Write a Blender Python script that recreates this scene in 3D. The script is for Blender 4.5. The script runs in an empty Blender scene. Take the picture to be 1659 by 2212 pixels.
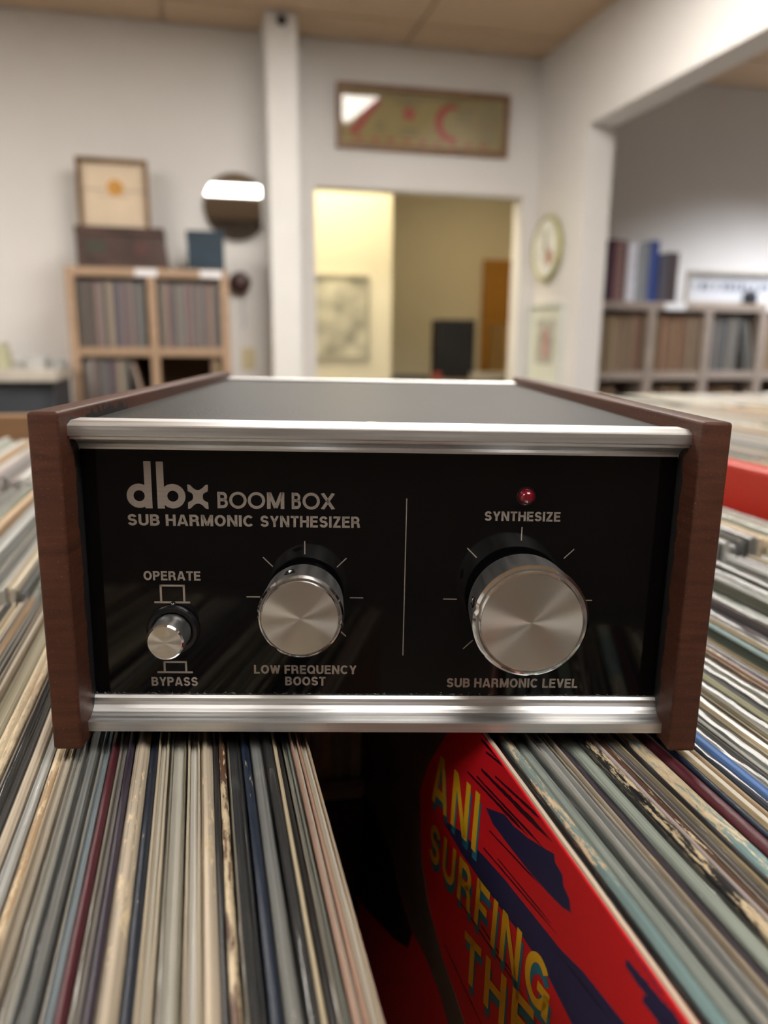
import bpy, bmesh, math, random
from mathutils import Matrix, Vector
R = math.radians
scene = bpy.context.scene
COL = scene.collection
random.seed(7)
# ------------------------------------------------------------------ camera
HC = 1.28                                   # lens height above the floor
FPX, CX, CY = 1650.0, 829.5, 1106.0         # focal length and centre in pixels of the 1659x2212 frame
RIGHT = Vector((0.97307, -0.23034, 0.00817)).normalized()
UP = Vector((0.04368, 0.21909, 0.97473)); UP = (UP - RIGHT * UP.dot(RIGHT)).normalized()
FWD = UP.cross(RIGHT)
cam_data = bpy.data.cameras.new('camera'); cam = bpy.data.objects.new('camera', cam_data); COL.objects.link(cam)
m = Matrix.Identity(4)
for i in range(3):
    m[i][0], m[i][1], m[i][2] = RIGHT[i], UP[i], -FWD[i]
m[2][3] = HC
cam.matrix_world = m
cam_data.sensor_width = 36.0; cam_data.lens = FPX * 36.0 / 2212.0
cam_data.clip_start = 0.01; cam_data.clip_end = 60
cam_data.dof.use_dof = True; cam_data.dof.focus_distance = 0.258; cam_data.dof.aperture_fstop = 7.6
scene.camera = cam
# ------------------------------------------------------------------ world, exposure
world = bpy.data.worlds.new('world'); scene.world = world; world.use_nodes = True
world.node_tree.nodes['Background'].inputs[0].default_value = (0.9, 0.95, 1, 1)
world.node_tree.nodes['Background'].inputs[1].default_value = 0.02
vs = scene.view_settings
vs.view_transform = 'Standard'; vs.look = 'None'; vs.gamma = 1.0; vs.exposure = 0.2; vs.use_curve_mapping = False
scene.cycles.use_denoising = True
scene.cycles.max_bounces = 6; scene.cycles.diffuse_bounces = 3; scene.cycles.glossy_bounces = 4; scene.cycles.transparent_max_bounces = 9
scene.cycles.use_adaptive_sampling = True; scene.cycles.adaptive_threshold = 0.08; scene.cycles.adaptive_min_samples = 16
scene.cycles.caustics_reflective = False; scene.cycles.caustics_refractive = False
LIGHT_REAR, LIGHT_MAIN, LIGHT_INNER = 11.5, 15.5, 13.0         # radiance of the ceiling panels

def ray(u, v):
    return RIGHT * ((u - CX) / FPX) - UP * ((v - CY) / FPX) + FWD
def at_y(u, v, y):
    d = ray(u, v); d = d * (y / d.y); return Vector((d.x, d.y, d.z + HC))
def at_x(u, v, x):
    d = ray(u, v); d = d * (x / d.x); return Vector((d.x, d.y, d.z + HC))
def at_z(u, v, z):
    d = ray(u, v); d = d * ((z - HC) / d.z); return Vector((d.x, d.y, z))

# ------------------------------------------------------------------ node materials
def new_mat(name):
    mt = bpy.data.materials.new(name); mt.use_nodes = True
    nt = mt.node_tree
    return mt, nt, nt.nodes['Principled BSDF']
def N(nt, typ, **kw):
    n = nt.nodes.new(typ)
    for k, v in kw.items(): setattr(n, k, v)
    return n
def coords(nt, scale, kind='Object', rnd=True):
    tc = N(nt, 'ShaderNodeTexCoord'); mp = N(nt, 'ShaderNodeMapping')
    mp.inputs['Scale'].default_value = scale
    nt.links.new(tc.outputs[kind], mp.inputs['Vector'])
    if rnd:
        oi = N(nt, 'ShaderNodeObjectInfo'); mu = N(nt, 'ShaderNodeMath', operation='MULTIPLY'); mu.inputs[1].default_value = 37.0
        nt.links.new(oi.outputs['Random'], mu.inputs[0]); nt.links.new(mu.outputs[0], mp.inputs['Location'])
    return mp.outputs[0]
def noise(nt, vec, scale=1.0, detail=3.0, rough=0.55):
    n = N(nt, 'ShaderNodeTexNoise'); n.inputs['Scale'].default_value = scale
    n.inputs['Detail'].default_value = detail; n.inputs['Roughness'].default_value = rough
    nt.links.new(vec, n.inputs['Vector']); return n.outputs['Fac']
def ramp(nt, fac, a, b, ca=(0, 0, 0, 1), cb=(1, 1, 1, 1)):
    r = N(nt, 'ShaderNodeValToRGB'); e = r.color_ramp.elements
    e[0].position, e[1].position = a, b; e[0].color, e[1].color = ca, cb
    nt.links.new(fac, r.inputs[0]); return r.outputs[0]
def mix(nt, fac, a, b, mode='MIX'):
    n = N(nt, 'ShaderNodeMix', data_type='RGBA', blend_type=mode)
    for s, v in ((n.inputs[0], fac), (n.inputs[6], a), (n.inputs[7], b)):
        if isinstance(v, (int, float)): s.default_value = v
        elif isinstance(v, tuple): s.default_value = v if len(v) == 4 else (*v, 1)
        else: nt.links.new(v, s)
    return n.outputs[2]
def math_(nt, op, a, b=None):
    n = N(nt, 'ShaderNodeMath', operation=op)
    for s, v in ((n.inputs[0], a), (n.inputs[1], b)):
        if v is None: continue
        if isinstance(v, (int, float)): s.default_value = v
        else: nt.links.new(v, s)
    return n.outputs[0]
def bump(nt, bs, h, strength, dist=0.001):
    b = N(nt, 'ShaderNodeBump'); b.inputs['Strength'].default_value = strength; b.inputs['Distance'].default_value = dist
    nt.links.new(h, b.inputs['Height']); nt.links.new(b.outputs[0], bs.inputs['Normal'])
def sep(nt):
    tc = N(nt, 'ShaderNodeTexCoord'); s = N(nt, 'ShaderNodeSeparateXYZ'); nt.links.new(tc.outputs['Object'], s.inputs[0]); return s.outputs
MATS = {}
def plain(name, col, rough=0.6, metal=0.0, var=0.12, scale=(8, 8, 8), bmp=0.0, coat=0.0, spec=0.5):
    if name in MATS: return MATS[name]
    mt, nt, bs = new_mat(name)
    v = coords(nt, scale)
    nz = noise(nt, v, 1.0, 4)
    lo = tuple(c * (1 - var) for c in col); hi = tuple(min(1, c * (1 + var)) for c in col)
    nt.links.new(ramp(nt, nz, 0.3, 0.7, (*lo, 1), (*hi, 1)), bs.inputs['Base Color'])
    bs.inputs['Roughness'].default_value = rough; bs.inputs['Metallic'].default_value = metal
    bs.inputs['Coat Weight'].default_value = coat; bs.inputs['Specular IOR Level'].default_value = spec
    if bmp: bump(nt, bs, nz, bmp, 0.002)
    MATS[name] = mt; return mt
def emissive(name, col, strength):
    mt, nt, bs = new_mat(name)
    bs.inputs['Base Color'].default_value = (0.9, 0.9, 0.9, 1)
    bs.inputs['Emission Color'].default_value = (*col, 1); bs.inputs['Emission Strength'].default_value = strength
    return mt
def sleeve_mat(col, wear=(0.62, 0.5, 0.33), amount=0.0, rough=0.55, lines=0.4, edge=False):
    """printed cardboard edge: fine layers along its length, worn through to bare board"""
    key = 'sleeve_%.3f_%.3f_%.3f_%.2f_%.2f_%d' % (*col, amount, rough, edge)
    if key in MATS: return MATS[key]
    mt, nt, bs = new_mat(key)
    ln = noise(nt, coords(nt, (1500, 2.5, 500)), 1.0, 3)
    lo = tuple(c * (1 - lines) for c in col); hi = tuple(min(1, c * (1 + lines * 0.9) + 0.01) for c in col)
    base = ramp(nt, ln, 0.3, 0.7, (*lo, 1), (*hi, 1))
    blotch = noise(nt, coords(nt, (20, 9, 20)), 1.0, 3)
    base = mix(nt, ramp(nt, blotch, 0.45, 0.75), base, mix(nt, 0.35, base, (0.30, 0.26, 0.2)), 'MIX') if lines > 0.1 and sum(col) > .5 else base
    if edge:      # cut edge of the board shows its paper core
        tcn = N(nt, 'ShaderNodeTexCoord'); sn = N(nt, 'ShaderNodeSeparateXYZ'); nt.links.new(tcn.outputs['Normal'], sn.inputs[0])
        core = ramp(nt, ln, 0.3, 0.7, (.40, .33, .24, 1), (.68, .62, .52, 1))
        base = mix(nt, ramp(nt, sn.outputs[2], .45, .75), base, core)
    if amount > 0:
        w = noise(nt, coords(nt, (600, 100, 600)), 1.0, 6, 0.75)
        w2 = noise(nt, coords(nt, (15, 14, 15)), 1.0, 2)
        s = math_(nt, 'ADD', math_(nt, 'MULTIPLY', w, 0.6), math_(nt, 'MULTIPLY', w2, 0.55))
        topz = ramp(nt, math_(nt, 'MULTIPLY', math_(nt, 'ADD', sep(nt)[2], 0.004), 250.0), 0.1, 0.9)
        s = math_(nt, 'ADD', s, math_(nt, 'MULTIPLY', topz, 0.06))
        t0 = 0.84 - amount * 0.33
        mask = ramp(nt, s, t0, t0 + 0.025)
        wc = mix(nt, ramp(nt, w, 0.35, 0.65), tuple(c * 0.6 for c in wear), tuple(min(1, c * 1.25) for c in wear))
        base = mix(nt, mask, base, wc)
        bump(nt, bs, s, 0.35, 0.0012)
    nt.links.new(base, bs.inputs['Base Color'])
    bs.inputs['Roughness'].default_value = rough
    MATS[key] = mt; return mt
def poly_mat():
    """clear crinkled outer sleeve"""
    if 'poly' in MATS: return MATS['poly']
    mt, nt, bs = new_mat('clear_plastic'); out = nt.nodes['Material Output']
    tr = N(nt, 'ShaderNodeBsdfTransparent'); tr.inputs[0].default_value = (0.93, 0.94, 0.94, 1)
    gl = N(nt, 'ShaderNodeBsdfGlossy'); gl.inputs['Roughness'].default_value = 0.13
    df = N(nt, 'ShaderNodeBsdfDiffuse'); df.inputs[0].default_value = (0.62, 0.63, 0.62, 1)
    nz = noise(nt, coords(nt, (240, 16, 160)), 1.0, 3)
    b = N(nt, 'ShaderNodeBump'); b.inputs['Strength'].default_value = 0.4; b.inputs['Distance'].default_value = 0.0012
    nt.links.new(nz, b.inputs['Height']); nt.links.new(b.outputs[0], gl.inputs['Normal'])
    lw = N(nt, 'ShaderNodeFresnel'); lw.inputs[0].default_value = 1.5; nt.links.new(b.outputs[0], lw.inputs['Normal'])
    m0 = N(nt, 'ShaderNodeMixShader'); m0.inputs[0].default_value = 0.025
    nt.links.new(tr.outputs[0], m0.inputs[1]); nt.links.new(df.outputs[0], m0.inputs[2])
    m1 = N(nt, 'ShaderNodeMixShader')
    nt.links.new(ramp(nt, lw.outputs[0], 0.03, 0.8, (0.05, 0.05, 0.05, 1), (0.30, 0.30, 0.30, 1)), m1.inputs[0])
    nt.links.new(m0.outputs[0], m1.inputs[1]); nt.links.new(gl.outputs[0], m1.inputs[2])
    nt.links.new(m1.outputs[0], out.inputs[0])
    MATS['poly'] = mt; return mt
def walnut_mat():
    mt, nt, bs = new_mat('walnut')
    g = noise(nt, coords(nt, (30, 14, 240), rnd=False), 1.0, 5, 0.6)
    g2 = noise(nt, coords(nt, (9, 7, 38), rnd=False), 1.0, 3)
    c = ramp(nt, g, 0.25, 0.75, (0.024, 0.0075, 0.004, 1), (0.125, 0.042, 0.022, 1))
    c = mix(nt, ramp(nt, g2, 0.35, 0.7), c, (0.060, 0.0205, 0.011), 'MIX')
    pores = noise(nt, coords(nt, (1500, 500, 1500), rnd=False), 1.0, 2)
    c = mix(nt, ramp(nt, pores, 0.62, 0.75), c, (0.16, 0.07, 0.042))
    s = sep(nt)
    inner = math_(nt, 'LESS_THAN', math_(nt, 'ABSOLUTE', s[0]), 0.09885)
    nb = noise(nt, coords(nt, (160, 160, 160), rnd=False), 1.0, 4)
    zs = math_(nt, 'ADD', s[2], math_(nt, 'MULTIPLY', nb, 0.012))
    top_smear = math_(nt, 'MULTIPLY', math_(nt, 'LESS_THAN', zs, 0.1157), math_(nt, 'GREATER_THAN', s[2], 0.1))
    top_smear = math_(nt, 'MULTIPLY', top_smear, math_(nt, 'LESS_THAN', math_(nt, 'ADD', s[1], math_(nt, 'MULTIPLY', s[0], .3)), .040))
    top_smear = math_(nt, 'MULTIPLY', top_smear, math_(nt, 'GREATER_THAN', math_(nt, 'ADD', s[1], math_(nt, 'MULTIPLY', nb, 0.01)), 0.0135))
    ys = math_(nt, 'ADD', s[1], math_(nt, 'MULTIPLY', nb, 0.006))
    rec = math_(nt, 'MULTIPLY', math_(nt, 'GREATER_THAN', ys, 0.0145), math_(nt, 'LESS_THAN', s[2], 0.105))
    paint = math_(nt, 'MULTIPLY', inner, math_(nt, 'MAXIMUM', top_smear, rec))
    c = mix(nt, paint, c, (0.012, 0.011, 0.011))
    nt.links.new(c, bs.inputs['Base Color'])
    bs.inputs['Roughness'].default_value = 0.55; bs.inputs['Specular IOR Level'].default_value = 0.3
    bump(nt, bs, math_(nt, 'ADD', g, math_(nt, 'MULTIPLY', pores, 0.6)), 0.25, 0.0004)
    return mt
def brushed(name, col=(0.88, 0.88, 0.88), rough=0.40, scale=(14, 900, 900)):
    mt, nt, bs = new_mat(name)
    nz = noise(nt, coords(nt, scale, rnd=False), 1.0, 3)
    nt.links.new(ramp(nt, nz, 0.2, 0.8, (*[c * 0.78 for c in col], 1), (*col, 1)), bs.inputs['Base Color'])
    bs.inputs['Metallic'].default_value = 1.0
    nt.links.new(ramp(nt, nz, 0.2, 0.8, (rough * .8,) * 3 + (1,), (rough * 1.25,) * 3 + (1,)), bs.inputs['Roughness'])
    bump(nt, bs, nz, 0.12, 0.0003)
    return mt

# ------------------------------------------------------------------ mesh helpers
class MB:
    def __init__(s): s.v = []; s.f = []; s.mi = []
    def add(s, vs, fs, mi=0):
        o = len(s.v); s.v += [tuple(p) for p in vs]
        for f in fs: s.f.append(tuple(i + o for i in f)); s.mi.append(mi)
        return s
    def box(s, a, b, mi=0):
        (x0, y0, z0), (x1, y1, z1) = a, b
        x0, x1 = min(x0, x1), max(x0, x1); y0, y1 = min(y0, y1), max(y0, y1); z0, z1 = min(z0, z1), max(z0, z1)
        return s.add([(x0, y0, z0), (x1, y0, z0), (x1, y1, z0), (x0, y1, z0), (x0, y0, z1), (x1, y0, z1), (x1, y1, z1), (x0, y1, z1)],
                     [(0, 3, 2, 1), (4, 5, 6, 7), (0, 1, 5, 4), (1, 2, 6, 5), (2, 3, 7, 6), (3, 0, 4, 7)], mi)
    def lathe(s, prof, n=64, mi=0, warp=None):
        """profile of (radius, y) turned about the local y axis"""
        vs = []; fs = []
        for j, (r, y) in enumerate(prof):
            for i in range(n):
                a = 2 * math.pi * i / n
                k = r if warp is None else r * warp(a, j)
                vs.append((k * math.cos(a), y, k * math.sin(a)))
        for j in range(len(prof) - 1):
            for i in range(n):
                i2 = (i + 1) % n
                fs.append((j * n + i, j * n + i2, (j + 1) * n + i2, (j + 1) * n + i))
        fs.append(tuple(range(n - 1, -1, -1))); fs.append(tuple((len(prof) - 1) * n + i for i in range(n)))
        return s.add(vs, fs, mi)
    def prism_x(s, prof, x0, x1, mi=0):
        n = len(prof)
        vs = [(x0, y, z) for y, z in prof] + [(x1, y, z) for y, z in prof]
        fs = [(i, (i + 1) % n, n + (i + 1) % n, n + i) for i in range(n)] + [tuple(range(n - 1, -1, -1)), tuple(range(n, 2 * n))]
        return s.add(vs, fs, mi)
    def build(s, name, mats, parent=None, bevel=0.0, smooth=False, seg=2, loc=None):
        me = bpy.data.meshes.new(name); me.from_pydata(s.v, [], s.f); me.update()
        bm = bmesh.new(); bm.from_mesh(me)
        bmesh.ops.recalc_face_normals(bm, faces=bm.faces)
        if bevel:
            bmesh.ops.bevel(bm, geom=list(bm.edges), offset=bevel, segments=seg, affect='EDGES', profile=0.5, clamp_overlap=True)
        bm.to_mesh(me); bm.free()
        if not isinstance(mats, (list, tuple)): mats = [mats]
        for mt in mats: me.materials.append(mt)
        if not bevel:
            for p, i in zip(me.polygons, s.mi): p.material_index = i
        if smooth:
            me.polygons.foreach_set('use_smooth', [True] * len(me.polygons))
            me.set_sharp_from_angle(angle=R(35))
        return link(me, name, parent, loc)
def link(me, name, parent=None, loc=None):
    o = bpy.data.objects.new(name, me); COL.objects.link(o)
    if parent: o.parent = parent
    if loc: o.location = loc
    return o
def empty(name, loc, label, cat, group=None, rot=None):
    o = bpy.data.objects.new(name, None); COL.objects.link(o); o.location = loc; o.empty_display_size = 0.05
    if rot: o.rotation_euler = rot
    return tag(o, label, cat, group)
def tag(o, label=None, cat=None, group=None, kind=None):
    if label: o['label'] = label
    if cat: o['category'] = cat
    if group: o['group'] = group
    if kind: o['kind'] = kind
    return o
def struct(o, label=None):
    o['kind'] = 'structure'
    if label: o['label'] = label
    return o
def flat_poly(pts, z=0.0):
    return [(x, z, y) for x, y in pts]

# ================================================================== THE ROOM
ZC = HC + 1.47                # ceiling
YW, XR = 4.25, 1.874          # back wall, right wall
wall_m = plain('wall_paint', (0.74, 0.72, 0.70), 0.75, var=0.03, scale=(1.5, 1.5, 1.5))
ceil_m = plain('ceiling_tile', (0.60, 0.45, 0.31), 0.85, var=0.05, scale=(30, 30, 30), bmp=0.1)
bar_m = plain('ceiling_bar', (0.50, 0.38, 0.27), 0.6, var=0.03)
yellow_m = plain('yellow_paint', (0.82, 0.76, 0.58), 0.75, var=0.03, scale=(1.5, 1.5, 1.5))
floor_m = plain('floor_carpet', (0.22, 0.19, 0.16), 0.9, var=0.2, scale=(60, 60, 60))
XL, YB, XS, YS, YI = -3.6, -3.4, 4.6, 4.38, 7.0
DX0, DX1, DZ = 0.627, 1.795, HC + 0.768
struct(MB().box((XL - .1, YB - .1, -.1), (XS + .1, YI + .1, 0)).build('floor', floor_m), 'dark carpeted shop floor')
w = MB()
w.box((XL, YW, 0), (DX0, YW + .12, ZC)); w.box((DX0, YW, DZ), (DX1, YW + .12, ZC)); w.box((DX1, YW, 0), (XR + .14, YW + .12, ZC))
struct(w.build('wall_back', wall_m), 'white painted back wall with a cased opening')
YJ, ZH = 3.67, HC + 1.008
w = MB()
w.box((XR, YJ, 0), (XR + .14, YW, ZC)); w.box((XR, YB, ZH), (XR + .14, YJ, ZC)); w.box((XR, YB, 0), (XR + .14, -2.2, ZH))
struct(w.build('wall_right', wall_m), 'white wall with a wide opening to the side room')
struct(MB().box((XL - .1, YB, 0), (XL, YW, ZC)).build('wall_left', wall_m))
struct(MB().box((XL, YB - .1, 0), (XS, YB, ZC)).build('wall_front', plain('darkened_wall', (.20, .165, .14), .7)), 'unseen wall facing the back wall, darkened to keep reflections black')  # wall colour darkened so the glossy front panel reflects black
struct(MB().box((XR + .14, YS, 0), (XS, YS + .1, ZC)).build('wall_side_room_back', wall_m), 'white back wall of the side room')
struct(MB().box((XS, YB, 0), (XS + .1, YS, ZC)).build('wall_side_room_right', wall_m))
# inner room seen through the opening
struct(MB().box((-1.2, 5.3, 0), (5.3 * .2465, 5.4, ZC)).build('wall_inner_left', yellow_m), 'pale yellow lit wall beyond the opening')
struct(MB().box((-1.2, YI, 0), (XS, YI + .1, ZC)).build('wall_inner_back', yellow_m), 'dim tan wall deep in the inner room')
struct(MB().box((3.9, YS + .1, 0), (4.0, YI, ZC)).build('wall_inner_right', yellow_m))
struct(MB().box((-1.3, YW + .12, 0), (-1.2, YI, ZC)).build('wall_inner_side', yellow_m))
# ceiling slab, bars and tiles (the panels of light take the place of some tiles)
slab = struct(MB().box((XL - .1, YB - .1, ZC + .012), (XS + .1, YI + .1, ZC + .1)).build('ceiling', bar_m), 'tan suspended tile ceiling')
LX, LY = 1.2, 0.6
gx0, gy0 = 1.10 - 4 * LX, 3.96 - 13 * LY
LIGHTS = [(.50, -.74, 1.2, .86, 1), (-2.0, -.74, 1.2, .86, 1), (.72, 2.2, 1.2, 1.2, 0), (-2.0, 2.2, 1.2, 1.2, 0)]       # centre, size and kind of the panels
def lit(x0, y0, x1, y1):
    return any(x0 < lx_ + a_/2 and x1 > lx_ - a_/2 and y0 < ly_ + b_/2 and y1 > ly_ - b_/2 for lx_, ly_, a_, b_, k_ in LIGHTS)
tile_me = None
for i in range(0, 7):
    for j in range(0, 14):
        x0, y0 = gx0 + i * LX, gy0 + j * LY
        x1, y1 = min(x0 + LX, XS), min(y0 + LY, YW if x0 < XR else YS)
        if lit(x0, y0, x1, y1): continue
        a = (x0 + .008, y0 + .008, ZC); b = (x1 - .008, y1 - .008, ZC + .014)
        if b[0] - a[0] > .05 and b[1] - a[1] > .05:
            MB().box(a, b).build('ceiling_tile', ceil_m, slab)
panel_m = emissive('light_diffuser', (1.0, 0.945, 0.87), LIGHT_MAIN)
rear_m = emissive('rear_light_diffuser', (1.0, 0.95, 0.88), LIGHT_REAR)
lamp_frame_m = plain('lamp_frame', (0.75, 0.74, 0.72), 0.4)
def ceiling_light(x, y, dm, label, lx=LX, ly=LY):
    t = empty('ceiling_light', (x, y, ZC), label, 'ceiling light', 'recessed ceiling lights')
    f = MB(); e = .03
    f.box((-lx/2+.01, -ly/2+.01, -.008), (lx/2-.01, -ly/2+e, .012)); f.box((-lx/2+.01, ly/2-e, -.008), (lx/2-.01, ly/2-.01, .012))
    f.box((-lx/2+.01, -ly/2+e, -.008), (-lx/2+e, ly/2-e, .012)); f.box((lx/2-e, -ly/2+e, -.008), (lx/2-.01, ly/2-e, .012))
    f.build('frame', lamp_frame_m, t)
    MB().box((-lx/2+e, -ly/2+e, -.002), (lx/2-e, ly/2-e, .01)).build('diffuser', dm, t)
    return t
for (lx_, ly_, a_, b_, k_) in LIGHTS:
    ceiling_light(lx_, ly_, rear_m if k_ else panel_m, '%s fluorescent ceiling panel %s, out of view' % (('wide', 'behind the camera') if k_ else ('narrow', 'before the back wall')) + (', door side' if lx_ > 0 else ', left side'), a_, b_)
inner_m = emissive('warm_diffuser', (1.0, 0.88, 0.62), LIGHT_INNER)
inner_fill = emissive('warm_fill_diffuser', (1.0, 0.79, 0.48), LIGHT_INNER * .7)
ceiling_light(0.75, 4.78, inner_m, 'warm ceiling panel out of view above the yellow wall')
ceiling_light(2.4, 5.7, inner_fill, 'added fill panel, dim and warm, out of view deep in the inner room', .6, .6)  # added fill light, brightens the far inner wall
# louvred fixture of the side room: its deep cells cut the light off sideways
t = empty('louvred_ceiling_light', (3.55, 3.5, ZC), 'louvred ceiling fixture of the side room, out of view', 'ceiling light')
f = MB()
for x_ in (-.6, -.3, 0, .3, .6): f.box((x_ - .004, -.25, -.05), (x_ + .004, .25, -.002))
for y_ in (-.25, -.08, .08, .25): f.box((-.6, y_ - .004, -.05), (.6, y_ + .004, -.002))
f.build('louvre', lamp_frame_m, t)
ld_ = bpy.data.lights.new('louvre_light', 'AREA'); ld_.shape = 'RECTANGLE'; ld_.size, ld_.size_y = 1.15, .45; ld_.energy = 42.0; ld_.color = (.90, .94, 1.0); ld_.spread = R(106)
lo_ = bpy.data.objects.new('louvre_light', ld_); COL.objects.link(lo_); lo_.parent = t; lo_.location = (0, 0, -.055)
# square boxed pillar in front of the back wall
col = struct(MB().box((.365, 3.97, 0), (.511, YW - .001, ZC - .001)).build('wall_pillar', plain('pillar_paint', (.78, .77, .75), .6, var=.02), bevel=.004), 'white boxed pillar in front of the back wall')
c = at_y(608, 45, 3.97)
MB().lathe([(.022, 0), (.022, -.012), (.014, -.018), (.004, -.02)], 24).build('sensor', plain('dark_plastic', (.03, .03, .035), .4), col, smooth=True, loc=(c.x, 3.97, c.z))
MB().box((.511, 4.16, HC + .02), (.522, 4.19, HC + .78)).build('pillar_strip', plain('strip_grey', (.35, .34, .34), .5), col)  # thin grey upright strip beside the pillar

# ------------------------------------------------------------------ framed things
def picture(name, label, cat, center, w, h, frame_m, paint, rotz=0.0, tilt=0.0, fw=.025, fd=.02, glass=False, group=None):
    """paint(root) adds flat parts in local (x, z) on the plane y = -0.4*fd"""
    t = empty(name, center, label, cat, group, (tilt, 0, rotz))
    f = MB()
    f.box((-w/2, -fd, -h/2), (w/2, 0, -h/2 + fw)); f.box((-w/2, -fd, h/2 - fw), (w/2, 0, h/2))
    f.box((-w/2, -fd, -h/2 + fw), (-w/2 + fw, 0, h/2 - fw)); f.box((w/2 - fw, -fd, -h/2 + fw), (w/2, 0, h/2 - fw))
    f.build('frame', frame_m, t)
    paint(t, w - 2 * fw, h - 2 * fw, -fd * .4)
    if glass:
        MB().box((-w/2 + fw, -fd * .8, -h/2 + fw), (w/2 - fw, -fd * .7, h/2 - fw)).build('glass', glass_m, t)
    return t
glass_m, nt, bs = new_mat('picture_glass')
tr = N(nt, 'ShaderNodeBsdfTransparent'); gl = N(nt, 'ShaderNodeBsdfGlossy'); gl.inputs['Roughness'].default_value = .03
fr = N(nt, 'ShaderNodeFresnel'); fr.inputs[0].default_value = 1.5; mx = N(nt, 'ShaderNodeMixShader')
nt.links.new(fr.outputs[0], mx.inputs[0]); nt.links.new(tr.outputs[0], mx.inputs[1]); nt.links.new(gl.outputs[0], mx.inputs[2]); nt.links.new(mx.outputs[0], nt.nodes['Material Output'].inputs[0])
frame_wood = plain('frame_wood', (0.22, 0.12, 0.06), 0.45, var=.3, scale=(20, 20, 20))
frame_gold = plain('frame_gold', (0.17, 0.09, 0.03), 0.4, var=.3, scale=(20, 20, 20), metal=.3)
red_ink = plain('red_ink', (0.55, 0.09, 0.08), 0.6); grey_ink = plain('grey_ink', (0.33, 0.28, 0.17), 0.7)
def poly2(pts, name, mt, parent, y, th=.001):
    n = len(pts)
    v = [(x, y, z) for x, z in pts] + [(x, y - th, z) for x, z in pts]
    f = [tuple(range(n)), tuple(range(2 * n - 1, n - 1, -1))] + [(i, (i + 1) % n, n + (i + 1) % n, n + i) for i in range(n)]
    return MB().add(v, f).build(name, mt, parent)
def banner_art(t, w, h, y):
    MB().box((-w/2, y, -h/2), (w/2, 0, h/2)).build('print', plain('aged_print', (.46, .36, .15), .7, var=.12, scale=(5, 5, 5)), t)
    y -= .0005
    poly2([(-w*.46, -h*.30), (-w*.41, -h*.34), (-w*.26, h*.34), (-w*.31, h*.36)], 'slash', red_ink, t, y)
    poly2([(-.085 + .047 * (1 if k % 2 == 0 else .45) * math.cos(R(90 + 36 * k)), .03 + .047 * (1 if k % 2 == 0 else .45) * math.sin(R(90 + 36 * k))) for k in range(10)], 'star', red_ink, t, y)
    ang = [R(70 + 220 * k / 14) for k in range(15)]
    poly2([(.145 + .085 * math.cos(a), .09 * math.sin(a)) for a in ang] + [(.172 + .072 * math.cos(a), .07 * math.sin(a)) for a in reversed(ang)], 'crescent', red_ink, t, y)
    for (x, z, l) in ((-.24, -.03, .05), (-.24, -.055, .05), (-.085, .075, .14), (-.085, -.05, .1), (-.085, -.075, .1), (.22, .06, .1), (.22, .03, .08), (.22, .0, .1), (.36, .08, .11), (.36, .04, .11), (.36, .0, .11), (.36, -.04, .1), (.36, -.08, .1), (-.02, .1, .5)):
        MB().box((x - l/2, y, z), (x + l/2, y - .001, z + .012)).build('text_line', grey_ink, t)
    for k in range(9):
        MB().box((-w*.42 + k*w*.097, y, -h*.43), (-w*.37 + k*w*.097, y - .001, -h*.38)).build('stamp', red_ink, t)
a, b = at_y(725, 178, YW), at_y(1092, 343, YW)
picture('framed_banner', 'long brown framed yellowed print with red star and crescent above the opening', 'picture',
        ((a.x + b.x)/2, YW - .002, (a.z + b.z)/2), b.x - a.x, a.z - b.z, frame_wood, banner_art, fw=.028, fd=.03, glass=True, tilt=R(3))

# ------------------------------------------------------------------ left bookcase and what stands on it
pine = plain('pine_board', (0.38, 0.255, 0.165), 0.55, var=.12, scale=(3, 3, 40))
greywood = plain('grey_board', (0.30, 0.24, 0.20), 0.6, var=.12, scale=(3, 3, 40))
label_m = plain('paper_label', (.8, .8, .82), .6, var=.02)
dark_back = plain('dark_back', (.10, .075, .055), .8)
PAL = [(.30, .25, .21), (.13, .10, .11), (.40, .36, .30), (.33, .30, .29), (.20, .15, .18), (.45, .40, .30), (.09, .08, .09), (.36, .20, .18), (.18, .19, .19), (.26, .22, .18), (.42, .30, .24), (.22, .18, .23), (.34, .33, .31)]
PALT = [(.38, .25, .13), (.30, .19, .11), (.42, .30, .16), (.26, .17, .11), (.22, .14, .10), (.36, .16, .10), (.44, .34, .21)]
PALG = [(.24, .24, .23), (.30, .29, .26), (.20, .20, .21), (.34, .30, .26), (.16, .15, .15)]
ONES = ['', 'first', 'second', 'third', 'fourth', 'fifth', 'sixth', 'seventh', 'eighth', 'ninth', 'tenth', 'eleventh', 'twelfth', 'thirteenth', 'fourteenth', 'fifteenth', 'sixteenth', 'seventeenth', 'eighteenth', 'nineteenth']
TENS = ['', '', 'twent', 'thirt', 'fort', 'fift', 'sixt', 'sevent', 'eight', 'ninet']
def ordinal(n):
    if n < 20: return ONES[n]
    if n >= 100: return 'hundredth' if n == 100 else 'hundred and ' + ordinal(n - 100)
    return TENS[n // 10] + ('ieth' if n % 10 == 0 else 'y-' + ONES[n % 10])
def colour_name(c):
    r, g, b = c; v = max(c)
    if v < .12: return 'near-black'
    if r > 1.75 * g: return 'reddish'
    if b > g * 1.08 or abs(b - r) < .03 and v < .25 and b > g: return 'plum'
    if r - b < .05: return 'dark grey' if v < .25 else 'grey'
    return ('dark brown' if v < .27 else 'tan' if v < .40 else 'cream') if r > 1.25 * g else ('brown-grey' if v < .38 else 'pale beige')
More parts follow.
